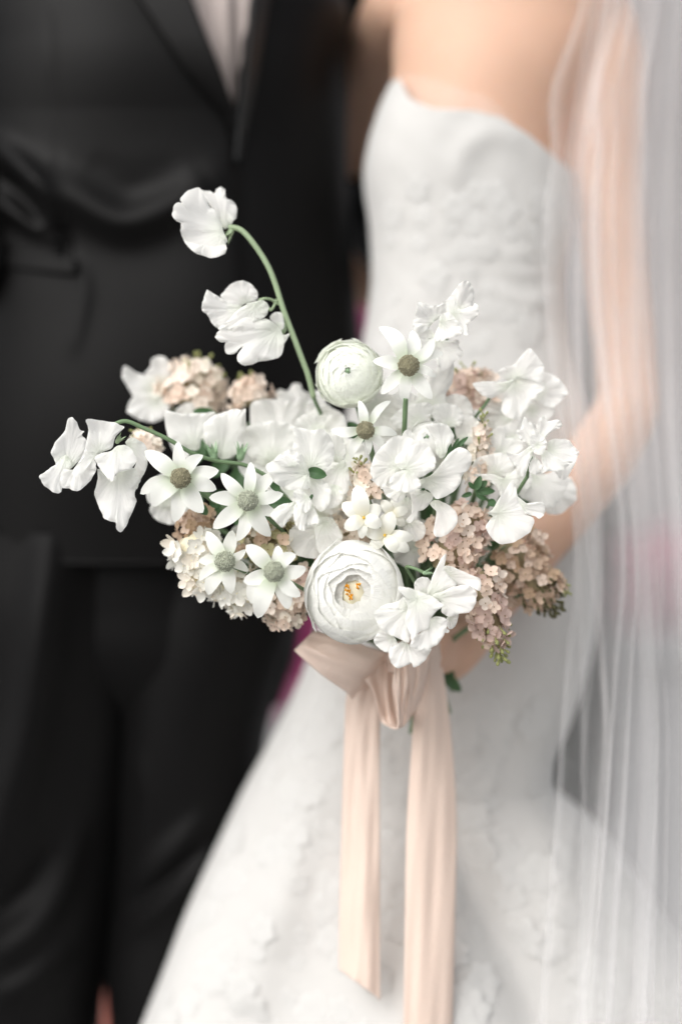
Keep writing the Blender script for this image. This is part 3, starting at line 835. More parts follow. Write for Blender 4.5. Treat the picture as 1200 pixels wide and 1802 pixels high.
V, F = veil_layer([(-260, 1050), (0, 1036), (300, 985), (700, 992), (1000, 1030), (1300, 1060), (1802, 1040), (2350, 1030)], [(-260, 1340), (900, 1370), (2350, 1430)], [(d_[0], d_[1] + .025) for d_ in DEP], 11, .008, 1.4, 15)
part('veil_layer', V, F, M['veil'], veil, borg)

# ============================================================ BOUQUET
T1 = lambda pts: tile(60, 720, 4, pts)
T2 = lambda pts: tile(290, 310, 4, pts)
T3 = lambda pts: tile(200, 610, 4, pts)
T4 = lambda pts: tile(440, 660, 4, pts)
T5 = lambda pts: tile(540, 480, 3.75, pts)
T6 = lambda pts: tile(640, 700, 4, pts)
T7 = lambda pts: tile(780, 600, 4.615, pts)
T8 = lambda pts: tile(780, 800, 4.615, pts)
T9 = lambda pts: tile(270, 860, 4, pts)
TX = lambda pts: tile(640, 950, 4.2857, pts)
def b1(T, p): return T([p])[0]

def spray(label, blossoms, stem, stem_m, stem_r, extra=(), group='white sweet peas'):
    """several blossoms on one stem: spray > blossom (its standard petal) > other petals, calyx"""
    org = W(*stem[0]); t = thing('sweet_pea_spray', label, 'flower', org, group)
    V, F = tube(w3(stem), stem_r, 10); part('stem', V, F, M[stem_m], t, org)
    for e in extra:
        V, F = tube(w3(e), .0011, 8); part('pedicel', V, F, M[stem_m], t, org)
    for y, petals, cal in blossoms:
        par = None
        for p in petals:
            SEED[0] += 1
            o, b, dy, cup, ruf, tilt = (list(p) + [None] * 6)[:6]
            V, F, UV = petal_mesh(o, b, y + (dy or 0), .15 if cup is None else cup, .05 if ruf is None else ruf, tilt or (0, 0), random.choice((4, 5, 6)), SEED[0])
            ob = part('blossom' if par is None else 'petal', V, F, M['pea'], t if par is None else par, org, UV)
            par = par or ob
        for c in cal:
            V, F = calyx_mesh(*c[:5]); part('calyx', V, F, M['stemp'], par, org)
    hidden_stem(t, stem[-1], org)
    return t

# --- left spray
spray('sweet pea stem arching out to the left tip with three drooping white blossoms', [
    (-.012, [(T1([(240,70),(275,60),(300,90),(318,140),(350,155),(332,180),(360,210),(365,260),(340,320),(300,380),(250,420),(205,430),(160,390),(140,350),(125,300),(150,235),(210,160)]), b1(T1,(235,420)), 0, .12, .035, (-.2, 0)),
             (T1([(45,470),(70,450),(120,410),(160,380),(200,330),(235,330),(265,390),(235,440),(205,480),(200,550),(190,590),(150,588),(90,550),(60,510)]), b1(T1,(230,340)), -.004, .2, .06),
             (T1([(200,550),(188,480),(210,425),(280,425),(340,380),(420,360),(440,400),(430,450),(390,510),(340,560),(300,578),(250,560)]), b1(T1,(300,390)), -.007, .15, .05)], []),
    (-.016, [(T1([(370,72),(430,75),(500,82),(560,92),(610,112),(640,125),(615,150),(575,190),(555,250),(540,280),(480,300),(440,322),(420,362),(380,420),(330,470),(290,470),(280,430),(310,390),(345,320),(365,240),(383,140)]), b1(T1,(460,310)), -.004, .22, .04, (-.1, .1))],
     [((208, 775), (.35, -.4), -.008, 14)]),
    (-.008, [(T1([(430,335),(470,310),(540,290),(580,260),(640,250),(690,290),(720,340),(715,385),(680,420),(620,440),(580,460),(575,505),(545,505),(510,470),(460,410),(440,375)]), b1(T1,(590,250)), -.012, .28, .05),
             (T1([(450,420),(520,460),(560,480),(590,440),(640,430),(700,410),(740,480),(722,540),(705,600),(720,640),(710,690),(680,750),(660,820),(625,860),(595,850),(585,800),(540,785),(500,770),(480,720),(440,660),(425,590),(440,510)]), b1(T1,(590,430)), 0, .2, .07),
             (T1([(640,230),(700,200),(780,250),(800,330),(790,420),(760,480),(740,520),(720,560),(680,480),(720,360),(680,290)]), b1(T1,(650,250)), .006, .1, .05)], [])],
    [(204, 745, -.012), (217, 741, -.012), (230, 743, -.012), (250, 752, -.011), (280, 765, -.01), (302, 776, -.009), (318, 786, -.006), (345, 800, .0), (385, 812, .008), (430, 818, .014), (470, 838, .02)], 'stem', .0017)

# --- tall spray
spray('tall sweet pea stem arching up over the black jacket with nodding white blossoms', [
    (.03, [(T2([(110,330),(115,400),(140,460),(190,520),(250,545),(330,572),(400,555),(435,510),(430,470),(440,455),(420,400),(385,300),(350,240),(310,200),(270,120),(240,75),(190,85),(130,130),(110,170),(120,185),(85,190),(60,230),(55,275),(80,315)]), b1(T2,(420,385)), -.008, .22, .05, (.15, 0)),
           (T2([(225,75),(250,90),(300,90),(345,105),(360,75),(390,62),(420,80),(430,140),(480,170),(505,210),(500,290),(470,330),(420,370),(380,310),(320,210)]), b1(T2,(420,365)), .006, -.1, .09),
           (T2([(130,440),(190,522),(250,547),(330,574),(400,557),(437,512),(425,480),(380,500),(300,488),(200,470)]), b1(T2,(300,430)), -.016, .1, .05)],
     [((405, 408), (-.2, .3), .034, 19), ]),
    (.03, [(T2([(370,1110),(400,1080),(470,1060),(550,1000),(660,1000),(720,1000),(780,1040),(830,1100),(840,1180),(820,1250),(770,1290),(700,1300),(660,1305),(620,1330),(560,1335),(520,1310),(510,1260),(555,1215),(530,1205),(490,1250),(440,1250),(420,1210),(430,1165),(400,1170),(365,1150),(355,1130)]), b1(T2,(790,1080)), -.008, .2, .07),
           (T2([(395,850),(430,790),(490,745),(560,735),(610,760),(650,810),(655,850),(630,880),(570,895),(510,920),(450,910)]), b1(T2,(570,900)), .004, .1, .06),
           (T2([(300,805),(350,830),(400,860),(480,900),(545,920),(470,1030),(380,1070),(330,1030),(300,975),(265,950),(270,890),(285,840)]), b1(T2,(530,930)), -.004, .2, .06),
           (T2([(540,920),(600,890),(680,870),(720,890),(730,940),(700,990),(660,1010),(560,1060),(480,1090),(400,1090),(380,1070),(450,1010)]), b1(T2,(640,900)), -.010, .15, .06),
           (T2([(740,1000),(770,960),(820,960),(835,1000),(840,1060),(820,1080),(790,1045)]), b1(T2,(800,1050)), .002, .1, .05),
           (T2([(810,1120),(850,1115),(880,1105),(870,1130),(830,1190),(800,1180)]), b1(T2,(800,1150)), .0, .1, .05)],
     [((498, 582), (-.4, .1), .036, 12)])],
    [(402, 400, .034), (412, 400, .034), (425, 405, .034), (440, 420, .034), (460, 448, .035), (475, 475, .036), (487, 507, .037), (498, 543, .038), (515, 588, .04), (530, 628, .042), (542, 660, .045), (552, 700, .05)], 'stemp', .0023,
    extra=[[(490, 535, .038), (478, 527, .034), (466, 525, .03), (455, 528, .03)], [(486, 527, .037), (481, 540, .035), (476, 545, .034), (473, 541, .034)], [(496, 590, .04), (502, 580, .039), (500, 568, .039)]])

# --- back left
sweet_pea('blurred white sweet pea at the far back left beside the blush lilac', .12, [
    (T3([(70,150),(100,140),(150,175),(220,200),(300,210),(330,300),(290,370),(200,380),(140,350),(110,300),(65,220)]), b1(T3,(280,300)), 0, .2, .06),
    (T3([(220,210),(260,140),(270,90),(320,65),(370,80),(410,130),(440,160),(450,260),(400,330),(320,300)]), b1(T3,(340,260)), .004, .2, .07),
    (T3([(140,350),(240,330),(340,340),(390,400),(370,480),(300,530),(200,520),(110,470),(95,440)]), b1(T3,(300,380)), -.006, .2, .06)])
lilac('blush lilac cluster at the back left, its round top against the jacket', (330, 716, .125), (356, 640, .13), 66, 36, 170, 'blushw', 11, 12)
lilac('small blush lilac tip between the back left lilac and the tall stem', (446, 712, .11), (436, 668, .115), 36, 20, 70, 'blushw', 10.5, 6)
lilac('little blush lilac under the arch of the left sweet pea stem', (268, 800, .06), (242, 762, .06), 30, 16, 46, 'blushw', 10, 5)
sweet_pea('white sweet pea with two upright petals above the green calyxes at left', .045, [
    (T3([(360,460),(420,460),(490,475),(560,470),(640,468),(690,460),(720,470),(690,540),(620,620),(600,720),(500,720),(420,690),(380,620)]), b1(T3,(560,700)), .004, .2, .06),
    (T3([(640,540),(720,480),(780,460),(840,440),(900,448),(935,450),(930,560),(910,680),(860,760),(760,790),(690,720),(640,630)]), b1(T3,(760,770)), -.004, .2, .06)],
    calyx=[((376, 800), (-.2, -1), .034, 24), ((424, 800), (.15, -1), .030, 24)])
sweet_pea('soft white ruffled blossom behind, right of the small back lilac', .07, [
    (T4([(0,240),(60,180),(150,170),(230,190),(300,170),(370,170),(390,240),(450,320),(440,380),(310,420),(200,500),(100,580),(20,560)]), b1(T4,(200,480)), .004, .2, .09),
    (T4([(-40,380),(100,330),(230,330),(330,380),(330,520),(220,620),(60,620),(-30,520)]), b1(T4,(160,600)), -.016, .2, .07),
    (T4([(390,230),(470,190),(560,215),(615,300),(600,360),(480,400),(420,330)]), b1(T4,(480,380)), 0, .2, .07)])
sweet_pea('blurred white frilled blossom behind the foot of the tall stem', .11, [
    (T4([(180,160),(205,100),(260,112),(300,62),(350,60),(375,110),(440,130),(500,100),(530,190),(420,260),(250,240)]), b1(T4,(350,240)), 0, .1, .1)])
sweet_pea('large white sweet pea left of centre with a green leaf under it', -.012, [
    (T4([(300,380),(360,370),(440,390),(500,380),(555,420),(590,500),(590,580),(560,640),(480,665),(400,655),(330,600),(300,520),(310,440)]), b1(T4,(430,650)), .004, .22, .07),
    (T4([(190,575),(240,540),(300,525),(360,560),(400,640),(420,720),(420,790),(320,810),(250,800),(180,760),(140,700),(110,640),(150,610)]), b1(T4,(410,690)), -.008, .2, .06),
    (T4([(405,700),(470,720),(530,750),(570,800),(560,900),(500,960),(440,900),(420,800)]), b1(T4,(420,700)), .004, .1, .05),
    (T4([(180,600),(260,560),(340,590),(330,640),(230,640)]), b1(T4,(300,650)), -.014, .2, .05)])
sweet_pea('small white drooping blossom with four loose petals under the large sweet pea', -.018, [
    (T4([(145,985),(200,920),(270,900),(325,900),(325,960),(280,1010),(230,1070),(190,1040)]), b1(T4,(340,900)), -.002, .2, .05),
    (T4([(305,820),(360,810),(410,850),(435,900),(410,960),(360,960),(325,900)]), b1(T4,(400,860)), -.006, .15, .05),
    (T4([(318,910),(390,930),(428,920),(405,1000),(385,1095),(340,1080),(310,1020)]), b1(T4,(390,900)), -.004, .2, .05),
    (T4([(430,905),(470,970),(490,1040),(435,1055),(392,1050),(402,980)]), b1(T4,(430,900)), 0, .2, .06)],
    calyx=[((548, 874), (-.3, .5), -.012, 9, .4, 1)])
sweet_pea('pale half hidden white petals above the lower ranunculus at left', .012, [
    (T4([(275,1120),(300,1070),(370,1050),(460,1040),(540,1060),(560,1150),(520,1250),(450,1290),(340,1270),(290,1210)]), b1(T4,(520,1080)), 0, .2, .05),
    (T4([(460,1040),(560,1000),(610,1050),(650,1140),(620,1220),(560,1260),(480,1240)]), b1(T4,(520,1040)), -.006, .2, .05)])

# --- centre
sweet_pea('white sweet pea between the large left one and the upper star flower', .002, [
    (T4([(530,690),(600,640),(660,600),(690,660),(700,760),(670,840),(570,870),(520,790)]), b1(T4,(640,640)), 0, .2, .05),
    (T4([(470,820),(560,770),(640,790),(655,870),(600,930),(500,940),(460,890)]), b1(T4,(600,790)), -.006, .2, .05),
    (T4([(555,410),(640,430),(680,520),(650,610),(585,600),(570,500)]), b1(T4,(600,600)), .004, .2, .05)])
sweet_pea('white sweet pea low in the centre just right of the star flowers', .012, [
    (T6([(250,720),(310,700),(360,760),(380,850),(330,900),(270,860)]), b1(T6,(300,710)), 0, .15, .05),
    (T6([(280,860),(360,850),(430,900),(420,980),(350,1010),(290,950)]), b1(T6,(320,860)), -.004, .2, .05)])
sweet_pea('soft white sweet pea between the brown headed flannel flower and the right blossoms', .03, [
    (T6([(480,60),(570,40),(660,60),(700,130),(660,200),(560,190),(490,140)]), b1(T6,(600,190)), 0, .2, .07),
    (T6([(640,180),(720,120),(800,160),(820,260),(760,330),(670,300)]), b1(T6,(700,300)), .006, .2, .06)])
sweet_pea('big white sweet pea cluster in the very centre, broad overlapping petals', -.022, [
    (T6([(45,500),(80,400),(160,310),(240,265),(330,285),(410,330),(330,430),(260,510),(190,570),(140,640),(100,620),(60,570)]), b1(T6,(240,480)), 0, .2, .05),
    (T6([(225,420),(330,340),(420,315),(470,360),(505,440),(490,500),(430,545),(370,560),(300,520),(240,490)]), b1(T6,(290,510)), -.008, .22, .05),
    (T6([(185,570),(240,520),(330,515),(385,570),(400,620),(340,660),(250,665),(190,640)]), b1(T6,(310,515)), -.014, .22, .05),
    (T6([(130,610),(200,630),(280,640),(310,670),(250,735),(200,720),(150,680)]), b1(T6,(270,640)), -.004, .1, .05)],
    calyx=[((704, 807), (-.8, .2), -.022, 7, .4, 1)])
sweet_pea('white sweet pea right of centre with a broad smooth petal and two hanging ones', -.012, [
    (T6([(390,580),(470,545),(540,470),(600,390),(680,350),(740,390),(755,450),(730,510),(690,550),(670,620),(600,680),(520,712),(465,660),(420,630)]), b1(T6,(440,570)), -.006, .24, .05),
    (T6([(465,735),(520,720),(580,745),(630,780),(660,840),(645,900),(600,950),(540,980),(490,960),(500,880),(510,800),(480,770)]), b1(T6,(500,700)), .0, .2, .03),
    (T6([(325,660),(380,640),(430,650),(490,690),(460,750),(420,790),(385,800),(370,850),(330,880),(295,865),(330,830),(338,740)]), b1(T6,(440,660)), -.002, .12, .05)],
    calyx=[((745, 861), (-.7, .3), -.014, 8, .4, 1)])
ranunculus('small white ranunculus tucked in just above the centre sweet peas', (752, 772), .022, 34, (-.1, -1, .25), M['ran'], 7, .10, 21, per=4)
sweet_pea('single white sweet pea curving behind the small ranunculus at centre', .018, [
    (T6([(440,200),(520,180),(590,195),(635,270),(600,340),(565,420),(515,400),(495,300)]), b1(T6,(560,400)), -.016, .2, .05),
    (T6([(275,250),(305,222),(340,240),(350,290),(310,310),(275,290)]), b1(T6,(320,300)), -.02, .2, .05),
    (T6([(190,150),(260,80),(360,40),(470,40),(480,110),(400,180),(300,220),(220,200)]), b1(T6,(380,180)), .01, .2, .06)])
sweet_pea('white sweet pea behind the upper flannel flower, below the ruffled top bloom', .045, [
    (T5([(720,830),(790,700),(870,620),(960,600),(960,720),(920,800),(920,900),(820,960),(740,920)]), b1(T5,(800,880)), 0, .2, .06),
    (T5([(860,880),(960,800),(1060,830),(1090,930),(1000,1010),(900,1000)]), b1(T5,(900,960)), .006, .2, .06),
    (T5([(560,820),(640,780),(730,820),(760,920),(700,1000),(600,960)]), b1(T5,(700,900)), .0, .2, .06)])
sweet_pea('frilly white sweet pea standing highest at the top against the gown', .012, [
    (T5([(885,200),(930,170),(975,110),(1010,70),(1050,60),(1080,85),(1100,130),(1095,200),(1060,250),(1000,250),(930,230)]), b1(T5,(990,260)), .002, .3, .10),
    (T5([(930,180),(980,190),(1000,240),(1080,220),(1110,200),(1130,250),(1120,290),(1070,330),(1050,370),(1070,400),(1040,418),(1010,380),(960,320),(920,280)]), b1(T5,(970,270)), -.006, .25, .10),
    (T5([(705,300),(720,240),(740,195),(800,215),(860,215),(920,200),(945,240),(880,290),(830,330),(790,380),(720,400),(700,350)]), b1(T5,(850,330)), .0, .25, .11),
    (T5([(840,420),(870,340),(880,280),(940,265),(1000,330),(1020,380),(1010,410),(930,435),(880,455),(840,445)]), b1(T5,(890,320)), -.008, .25, .10),
    (T5([(700,390),(800,370),(850,410),(900,440),(1000,445),(1005,490),(1030,520),(1010,560),(960,600),(890,650),(850,580),(800,520),(740,480)]), b1(T5,(860,430)), .004, .2, .09)])
ranunculus('round greenish white ranunculus near the top beside the tall stem', (614, 657), .022, 59, (-.08, -1, .12), M['rang'], 9, .07, 4, per=5)
flannel('white flannel flower at the top with brown head on a bare green stem', (719, 643), -.012,
        T5([(470,350),(690,370),(832,420),(905,535),(852,690),(826,832),(655,866),(492,800),(435,580)]), 17.5, .20, True, .16, [(714, 700, .0), (713, 720, .006), (712, 745, .012), (711, 765, .022)], 1., .16)
flannel('white flannel flower overlapping the green white ranunculus from below', (643, 757), -.018,
        [(631, 704), (690, 704, .8), (582, 754), (620, 808), (648, 800), (700, 764), (676, 790)], 15, .17, True, .18, None, 1., .22)
flannel('leftmost white flannel flower, its brownish head beside the left spray', (318, 841), -.022,
        [(252, 793), (312, 776), (358, 802), (385, 828), (357, 902), (304, 919), (268, 893, 1.2), (246, 871), (380, 862)], 17, .22, True, .14)
flannel('pale flannel flower with greenish head in the middle of the left side', (436, 881), -.024,
        [(440, 812), (487, 830), (498, 868), (488, 906), (476, 944), (414, 952), (374, 930), (368, 876), (388, 832)], 17, .19, False, .14)
flannel('lower left flannel flower half behind its crisp neighbour', (396, 988), -.014,
        T9([(372,300),(548,292),(645,425),(662,590),(545,742),(385,752),(325,655),(312,510)]), 17, .21, False, .12)
flannel('crisp white flannel flower just left of the large ranunculus', (482, 1006), -.034,
        T9([(650,400,),(872,402),(1005,468),(1072,555),(1035,758),(945,850),(733,918),(690,815),(632,655)]), 17, .235, False, .12, None, .6)

# --- star flowers (six petals, yellow throat)
def star(label, c, y, tips, wid=.3):
    org = W(c[0], c[1], y + .004); t = thing('star_flower', label, 'flower', org, 'white star shaped flowers with yellow throats')
    for i, tp in enumerate(tips):
        V, F, UV = strip_petal(c, tp[:2], y + .0025 * (i % 2), wid * (tp[2] if len(tp) > 2 else 1), .18, .22, .5, 0, .06, 0, 9, 13, i * 7, -.12)
        part('petal', V, F, M['star'], t, org, UV)
    V, F = ball(W(c[0], c[1], y - .0012), (.0011, .0009, .0013), 10, 6); part('throat', V, F, M['throat'], t, org)
    V, F = tube(w3([(c[0], c[1], y + .001), (c[0], c[1], y + .012), (c[0] + 3, c[1] + 6, y + .03)]), [.0025, .0022, .0022], 8); part('flower_tube', V, F, M['star'], t, org)
    hidden_stem(t, (c[0] + 3, c[1] + 6, y + .03), org)
star('white six petalled star flower with yellow throat, uppermost above the large ranunculus', (640, 911), -.018, [(628, 854, .9), (602, 886), (606, 930, 1.1), (636, 948, .8), (672, 925, 1.15), (670, 890, 1.2)])
star('cream star flower at the right shoulder of the large ranunculus', (677, 942), -.010, [(690, 900), (728, 946, .75), (700, 972), (650, 968), (640, 935), (720, 970, .8)])
star('star flower turned away, between the upper star flower and hanging sweet pea', (690, 905), .0, [(672, 880), (700, 872), (718, 895), (712, 925), (684, 935), (668, 915)])

# --- right side
sweet_pea('shaded white petals behind the little upright lilac at right', .04, [
    (T7([(330,910),(360,780),(420,710),(500,690),(500,780),(570,790),(640,810),(640,880),(590,930),(500,960),(400,940)]), b1(T7,(460,930)), 0, .2, .06),
    (T7([(210,1080),(260,960),(340,930),(480,910),(560,990),(560,1070),(470,1100),(330,1100)]), b1(T7,(420,1080)), -.01, .2, .05),
    (T7([(480,720),(570,640),(650,640),(660,760),(600,830),(510,810)]), b1(T7,(560,800)), .004, .2, .05)])
sweet_pea('white blossom with folded rim above the dark green sprig', .02, [
    (T6([(770,545),(900,535),(1000,565),(1060,505),(1090,590),(1030,640),(970,695),(940,640),(880,585)]), b1(T6,(980,580)), 0, .2, .06),
    (T6([(990,560),(1060,500),(1160,520),(1180,600),(1100,680),(1030,660)]), b1(T6,(1050,580)), .01, .2, .05)])
sweet_pea('white sweet pea at upper right with a pointed petal and bent green stem', .045, [
    (T7([(440,250),(500,210),(570,190),(630,120),(690,60),(720,80),(800,180),(812,230),(790,330),(700,320),(610,300),(560,325),(490,310)]), b1(T7,(590,310)), -.006, .25, .05),
    (T7([(238,345),(320,328),(400,325),(480,335),(575,315),(510,400),(440,445),(380,466),(310,440),(260,390)]), b1(T7,(520,370)), -.01, .2, .04),
    (T7([(495,400),(600,305),(700,320),(800,330),(812,400),(760,450),(700,520),(650,600),(590,640),(520,625),(468,570),(490,480)]), b1(T7,(580,330)), -.002, .2, .05),
    (T7([(790,255),(900,280),(990,380),(1000,440),(930,510),(870,545),(790,510),(720,480),(790,380)]), b1(T7,(760,400)), .008, .2, .06),
    (T7([(600,640),(720,500),(860,520),(900,580),(820,660),(700,680)]), b1(T7,(720,560)), .012, .2, .06)],
    stem_vis=[(861, 700, .05), (852, 714, .05), (842, 726, .052), (836, 734, .056)])
sweet_pea('white star-like sweet pea at far right, ragged petals and thin dark stem', .004, [
    (T7([(590,730),(630,710),(650,620),(690,650),(750,710),(785,780),(775,850),(720,860),(650,830),(620,790)]), b1(T7,(760,860)), 0, .25, .07),
    (T7([(755,700),(780,630),(820,605),(850,650),(920,640),(955,680),(940,710),(870,740),(810,810),(770,800)]), b1(T7,(780,830)), .002, .25, .08),
    (T7([(505,905),(600,920),(720,845),(730,900),(702,980),(650,1100),(600,1040),(550,980)]), b1(T7,(730,860)), -.008, .2, .05),
    (T7([(715,915),(760,950),(805,1010),(795,1050),(750,1087),(693,1062),(698,1000)]), b1(T7,(760,900)), -.004, .2, .06),
    (T7([(785,870),(860,900),(950,960),(1040,982),(1000,1020),(950,1062),(850,1060),(770,1080),(800,1020),(795,950)]), b1(T7,(790,880)), -.002, .25, .08),
    (T7([(850,820),(1000,798),(1080,880),(1090,930),(1000,1112),(940,1112),(880,1000)]), b1(T7,(860,880)), .012, .2, .06),
    (T7([(700,780),(790,760),(840,830),(800,920),(730,900)]), b1(T7,(770,850)), -.010, .25, .06)],
    stem_vis=[(935, 803, .0), (931, 815, .002), (929, 828, .006), (928, 838, .012)])
sweet_pea('blush tinted rounded petals of a sweet pea shaded behind the far right ones', .05, [
    (T8([(570,200),(690,145),(800,170),(930,130),(1000,240),(972,320),(930,390),(860,432),(800,420),(700,380),(620,340)]), b1(T8,(720,170)), 0, .2, .05),
    (T8([(480,210),(560,140),(680,150),(700,260),(620,330),(520,310)]), b1(T8,(560,250)), .0, .2, .05)])
sweet_pea('white sweet pea at lower right like an open bonnet over the brown lilac', -.004, [
    (T8([(355,472),(400,445),(470,330),(520,260),(560,205),(585,260),(600,340),(640,420),(665,480),(735,520),(715,590),(690,640),(620,680),(560,715),(470,725),(400,690),(345,600),(370,540),(400,500)]), b1(T8,(450,480)), -.004, .26, .055),
    (T8([(605,340),(660,390),(720,390),(800,385),(822,440),(815,490),(775,520),(740,500),(670,480),(635,430)]), b1(T8,(640,420)), -.008, .2, .06)])
sprig('dark green leaf sprig between the right sweet peas', .012,
      [((836, 862), (846, 837), .26, -.002), ((836, 862), (858, 846), .26), ((836, 864), (872, 864), .2), ((834, 860), (824, 848), .26), ((838, 868), (856, 880), .24), ((830, 868), (812, 874), .24), ((860, 880), (872, 890), .45)],
      [(836, 862, .014), (842, 870, .016), (856, 878, .02), (862, 884, .024)])
sprig('thin green bracken-like sprig beside the little upright lilac', .012,
      [((800, 790), (824, 768), .12), ((800, 786), (818, 782), .14), ((796, 792), (808, 770), .14), ((792, 796), (806, 789), .16), ((788, 800), (794, 780), .18)],
      [(818, 772, .014), (800, 786, .014), (784, 802, .018)])
sprig('single green leaf tucked under the large left sweet pea', -.012, [((541, 829), (575, 837), .3), ((472, 872), (512, 888), .2), ((492, 862), (474, 850), .3)], [(541, 829, -.01), (535, 835, .0), (540, 850, .02)])
sprig('dark leaves in the shade under the left flannel flowers', .01, [((470, 890), (505, 878), .25), ((498, 880), (520, 896), .3), ((370, 880), (388, 892), .4), ((350, 888), (365, 906), .35), ((430, 930), (446, 922), .35), ((520, 910), (545, 930), .3)], [(470, 890, .01), (500, 920, .03)])
lilac('pale blush lilac behind the upper right sweet pea', (830, 718, .09), (822, 652, .09), 48, 34, 110, 'blush', 11.5, 6)
lilac('little upright cream lilac with open buds right of centre', (838, 862, .035), (850, 745, .032), 22, 11, 70, 'blushw', 9.5, 12)
lilac('small cream lilac peeping between the centre sweet peas', (648, 880, .012), (632, 818, .012), 34, 16, 60, 'blushw', 10, 12)
lilac('mauve blush lilac massed below the green sprig on the right', (772, 1000, .025), (838, 896, .028), 58, 34, 200, 'blush', 11, 0)
lilac('pink mauve lilac panicle hanging at lower right, green buds at its tip', (842, 1008, .022), (876, 1140, .020), 44, 20, 100, 'mauve', 12.5, 30, 'bud')
lilac('brownish lilac panicle at far right with dark buds at its tip', (885, 965, .065), (968, 1062, .062), 62, 30, 190, 'tan', 10.5, 60, 'budd')
lilac('tiny olive lilac side shoot at the far right tip', (972, 1010, .06), (993, 1040, .06), 14, 8, 14, 'olive', 8, 10, 'bud')
lilac('brown lilac in the gap under the leftmost flannel flower', (352, 935, .03), (335, 900, .03), 30, 22, 60, 'tan', 10, 0)
lilac('cream lilac deep in the heart of the bouquet beside the star flowers', (620, 970, .05), (590, 880, .045), 46, 36, 110, 'blushw', 11, 0)
lilac('olive green lilac in the shade between the two lower flannel flowers', (505, 985, .03), (440, 915, .03), 56, 40, 190, 'olive', 10.5, 0)
lilac('blush lilac along the lower edge left of the ribbon', (455, 1030, .035), (528, 1092, .03), 38, 26, 130, 'blushw', 11, 0)
lilac('blush lilac behind the crisp flannel flower and ranunculus', (520, 1000, .035), (545, 1070, .035), 40, 34, 90, 'blush', 11, 0)
lilac('cluster of small white florets at the lower left edge', (330, 945, .02), (372, 1040, .018), 40, 30, 72, 'white', 18, 0, np_=5, pw=.40, group='clusters of small white florets', name='white_floret_cluster', core='pale', corek=.72)
lilac('lower cluster of white florets under the half hidden flannel flower', (385, 1020, .022), (440, 1062, .022), 34, 24, 46, 'white', 18, 0, np_=5, pw=.40, group='clusters of small white florets', name='white_floret_cluster', core='pale', corek=.72)

# --- lower right sweet peas and the great ranunculus
sweet_pea('white sweet pea with a pointed upright petal right of the large ranunculus', -.016, [
    (TX([(480,405),(510,300),(560,180),(615,100),(612,170),(592,210),(660,290),(695,340),(600,390),(520,428)]), b1(TX,(510,415)), -.006, .2, .04),
    (TX([(585,215),(640,195),(720,225),(800,260),(878,300),(870,380),(830,372),(740,345),(680,335),(630,280)]), b1(TX,(620,270)), .002, .2, .04),
    (TX([(515,425),(600,388),(700,345),(800,348),(845,400),(840,470),(800,540),(720,557),(640,580),(585,540),(595,480)]), b1(TX,(550,440)), -.010, .24, .05),
    (TX([(380,330),(420,285),(480,285),(508,330),(485,405),(400,405)]), b1(TX,(450,400)), 0, .2, .05),
    (TX([(625,590),(712,555),(692,650),(640,672)]), b1(TX,(650,590)), .002, .1, .05)],
    calyx=[((750, 1008), (.6, -.15), -.014, 14)], stem_vis=[(746, 1008, -.012), (728, 1000, -.010), (715, 998, -.006), (722, 1012, .0), (735, 1035, .012)])
sweet_pea('ruffled white sweet pea lowest of all, overlapping the blush bow', -.030, [
    (TX([(80,545),(160,490),(240,470),(310,438),(335,540),(325,620),(348,700),(337,772),(300,760),(210,720),(140,680),(95,620)]), b1(TX,(345,520)), 0, .24, .05),
    (TX([(255,365),(320,355),(390,380),(480,410),(550,450),(600,490),(560,530),(512,580),(490,660),(420,700),(360,752),(345,700),(310,620),(330,520),(310,440)]), b1(TX,(400,450)), -.008, .22, .055),
    (TX([(345,792),(375,740),(480,660),(512,588),(610,588),(630,640),(600,720),(560,780),(500,820),(440,832),(380,817)]), b1(TX,(500,600)), -.006, .22, .05),
    (TX([(75,770),(90,720),(135,683),(200,715),(240,748),(252,790),(220,832),(190,852),(130,830)]), b1(TX,(220,740)), .004, .15, .05),
    (TX([(188,850),(230,800),(300,765),(350,795),(440,825),(507,822),(480,880),(440,930),(375,962),(370,932),(320,947),(250,967),(205,920)]), b1(TX,(330,770)), .003, .2, .06),
    (TX([(595,660),(642,680),(636,702),(608,698)]), b1(TX,(600,670)), -.004, .1, .05)])
ranunculus('large open white ranunculus at the bottom centre with orange stamens', (622, 1042), -.012, 87, (-.06, -1, .02), M['ran'], 7, .20, 9, True, 1.05, 5,
           [(-11, -8), (-5, 9), (9, -10), (-9, 1)], thmax=.98)

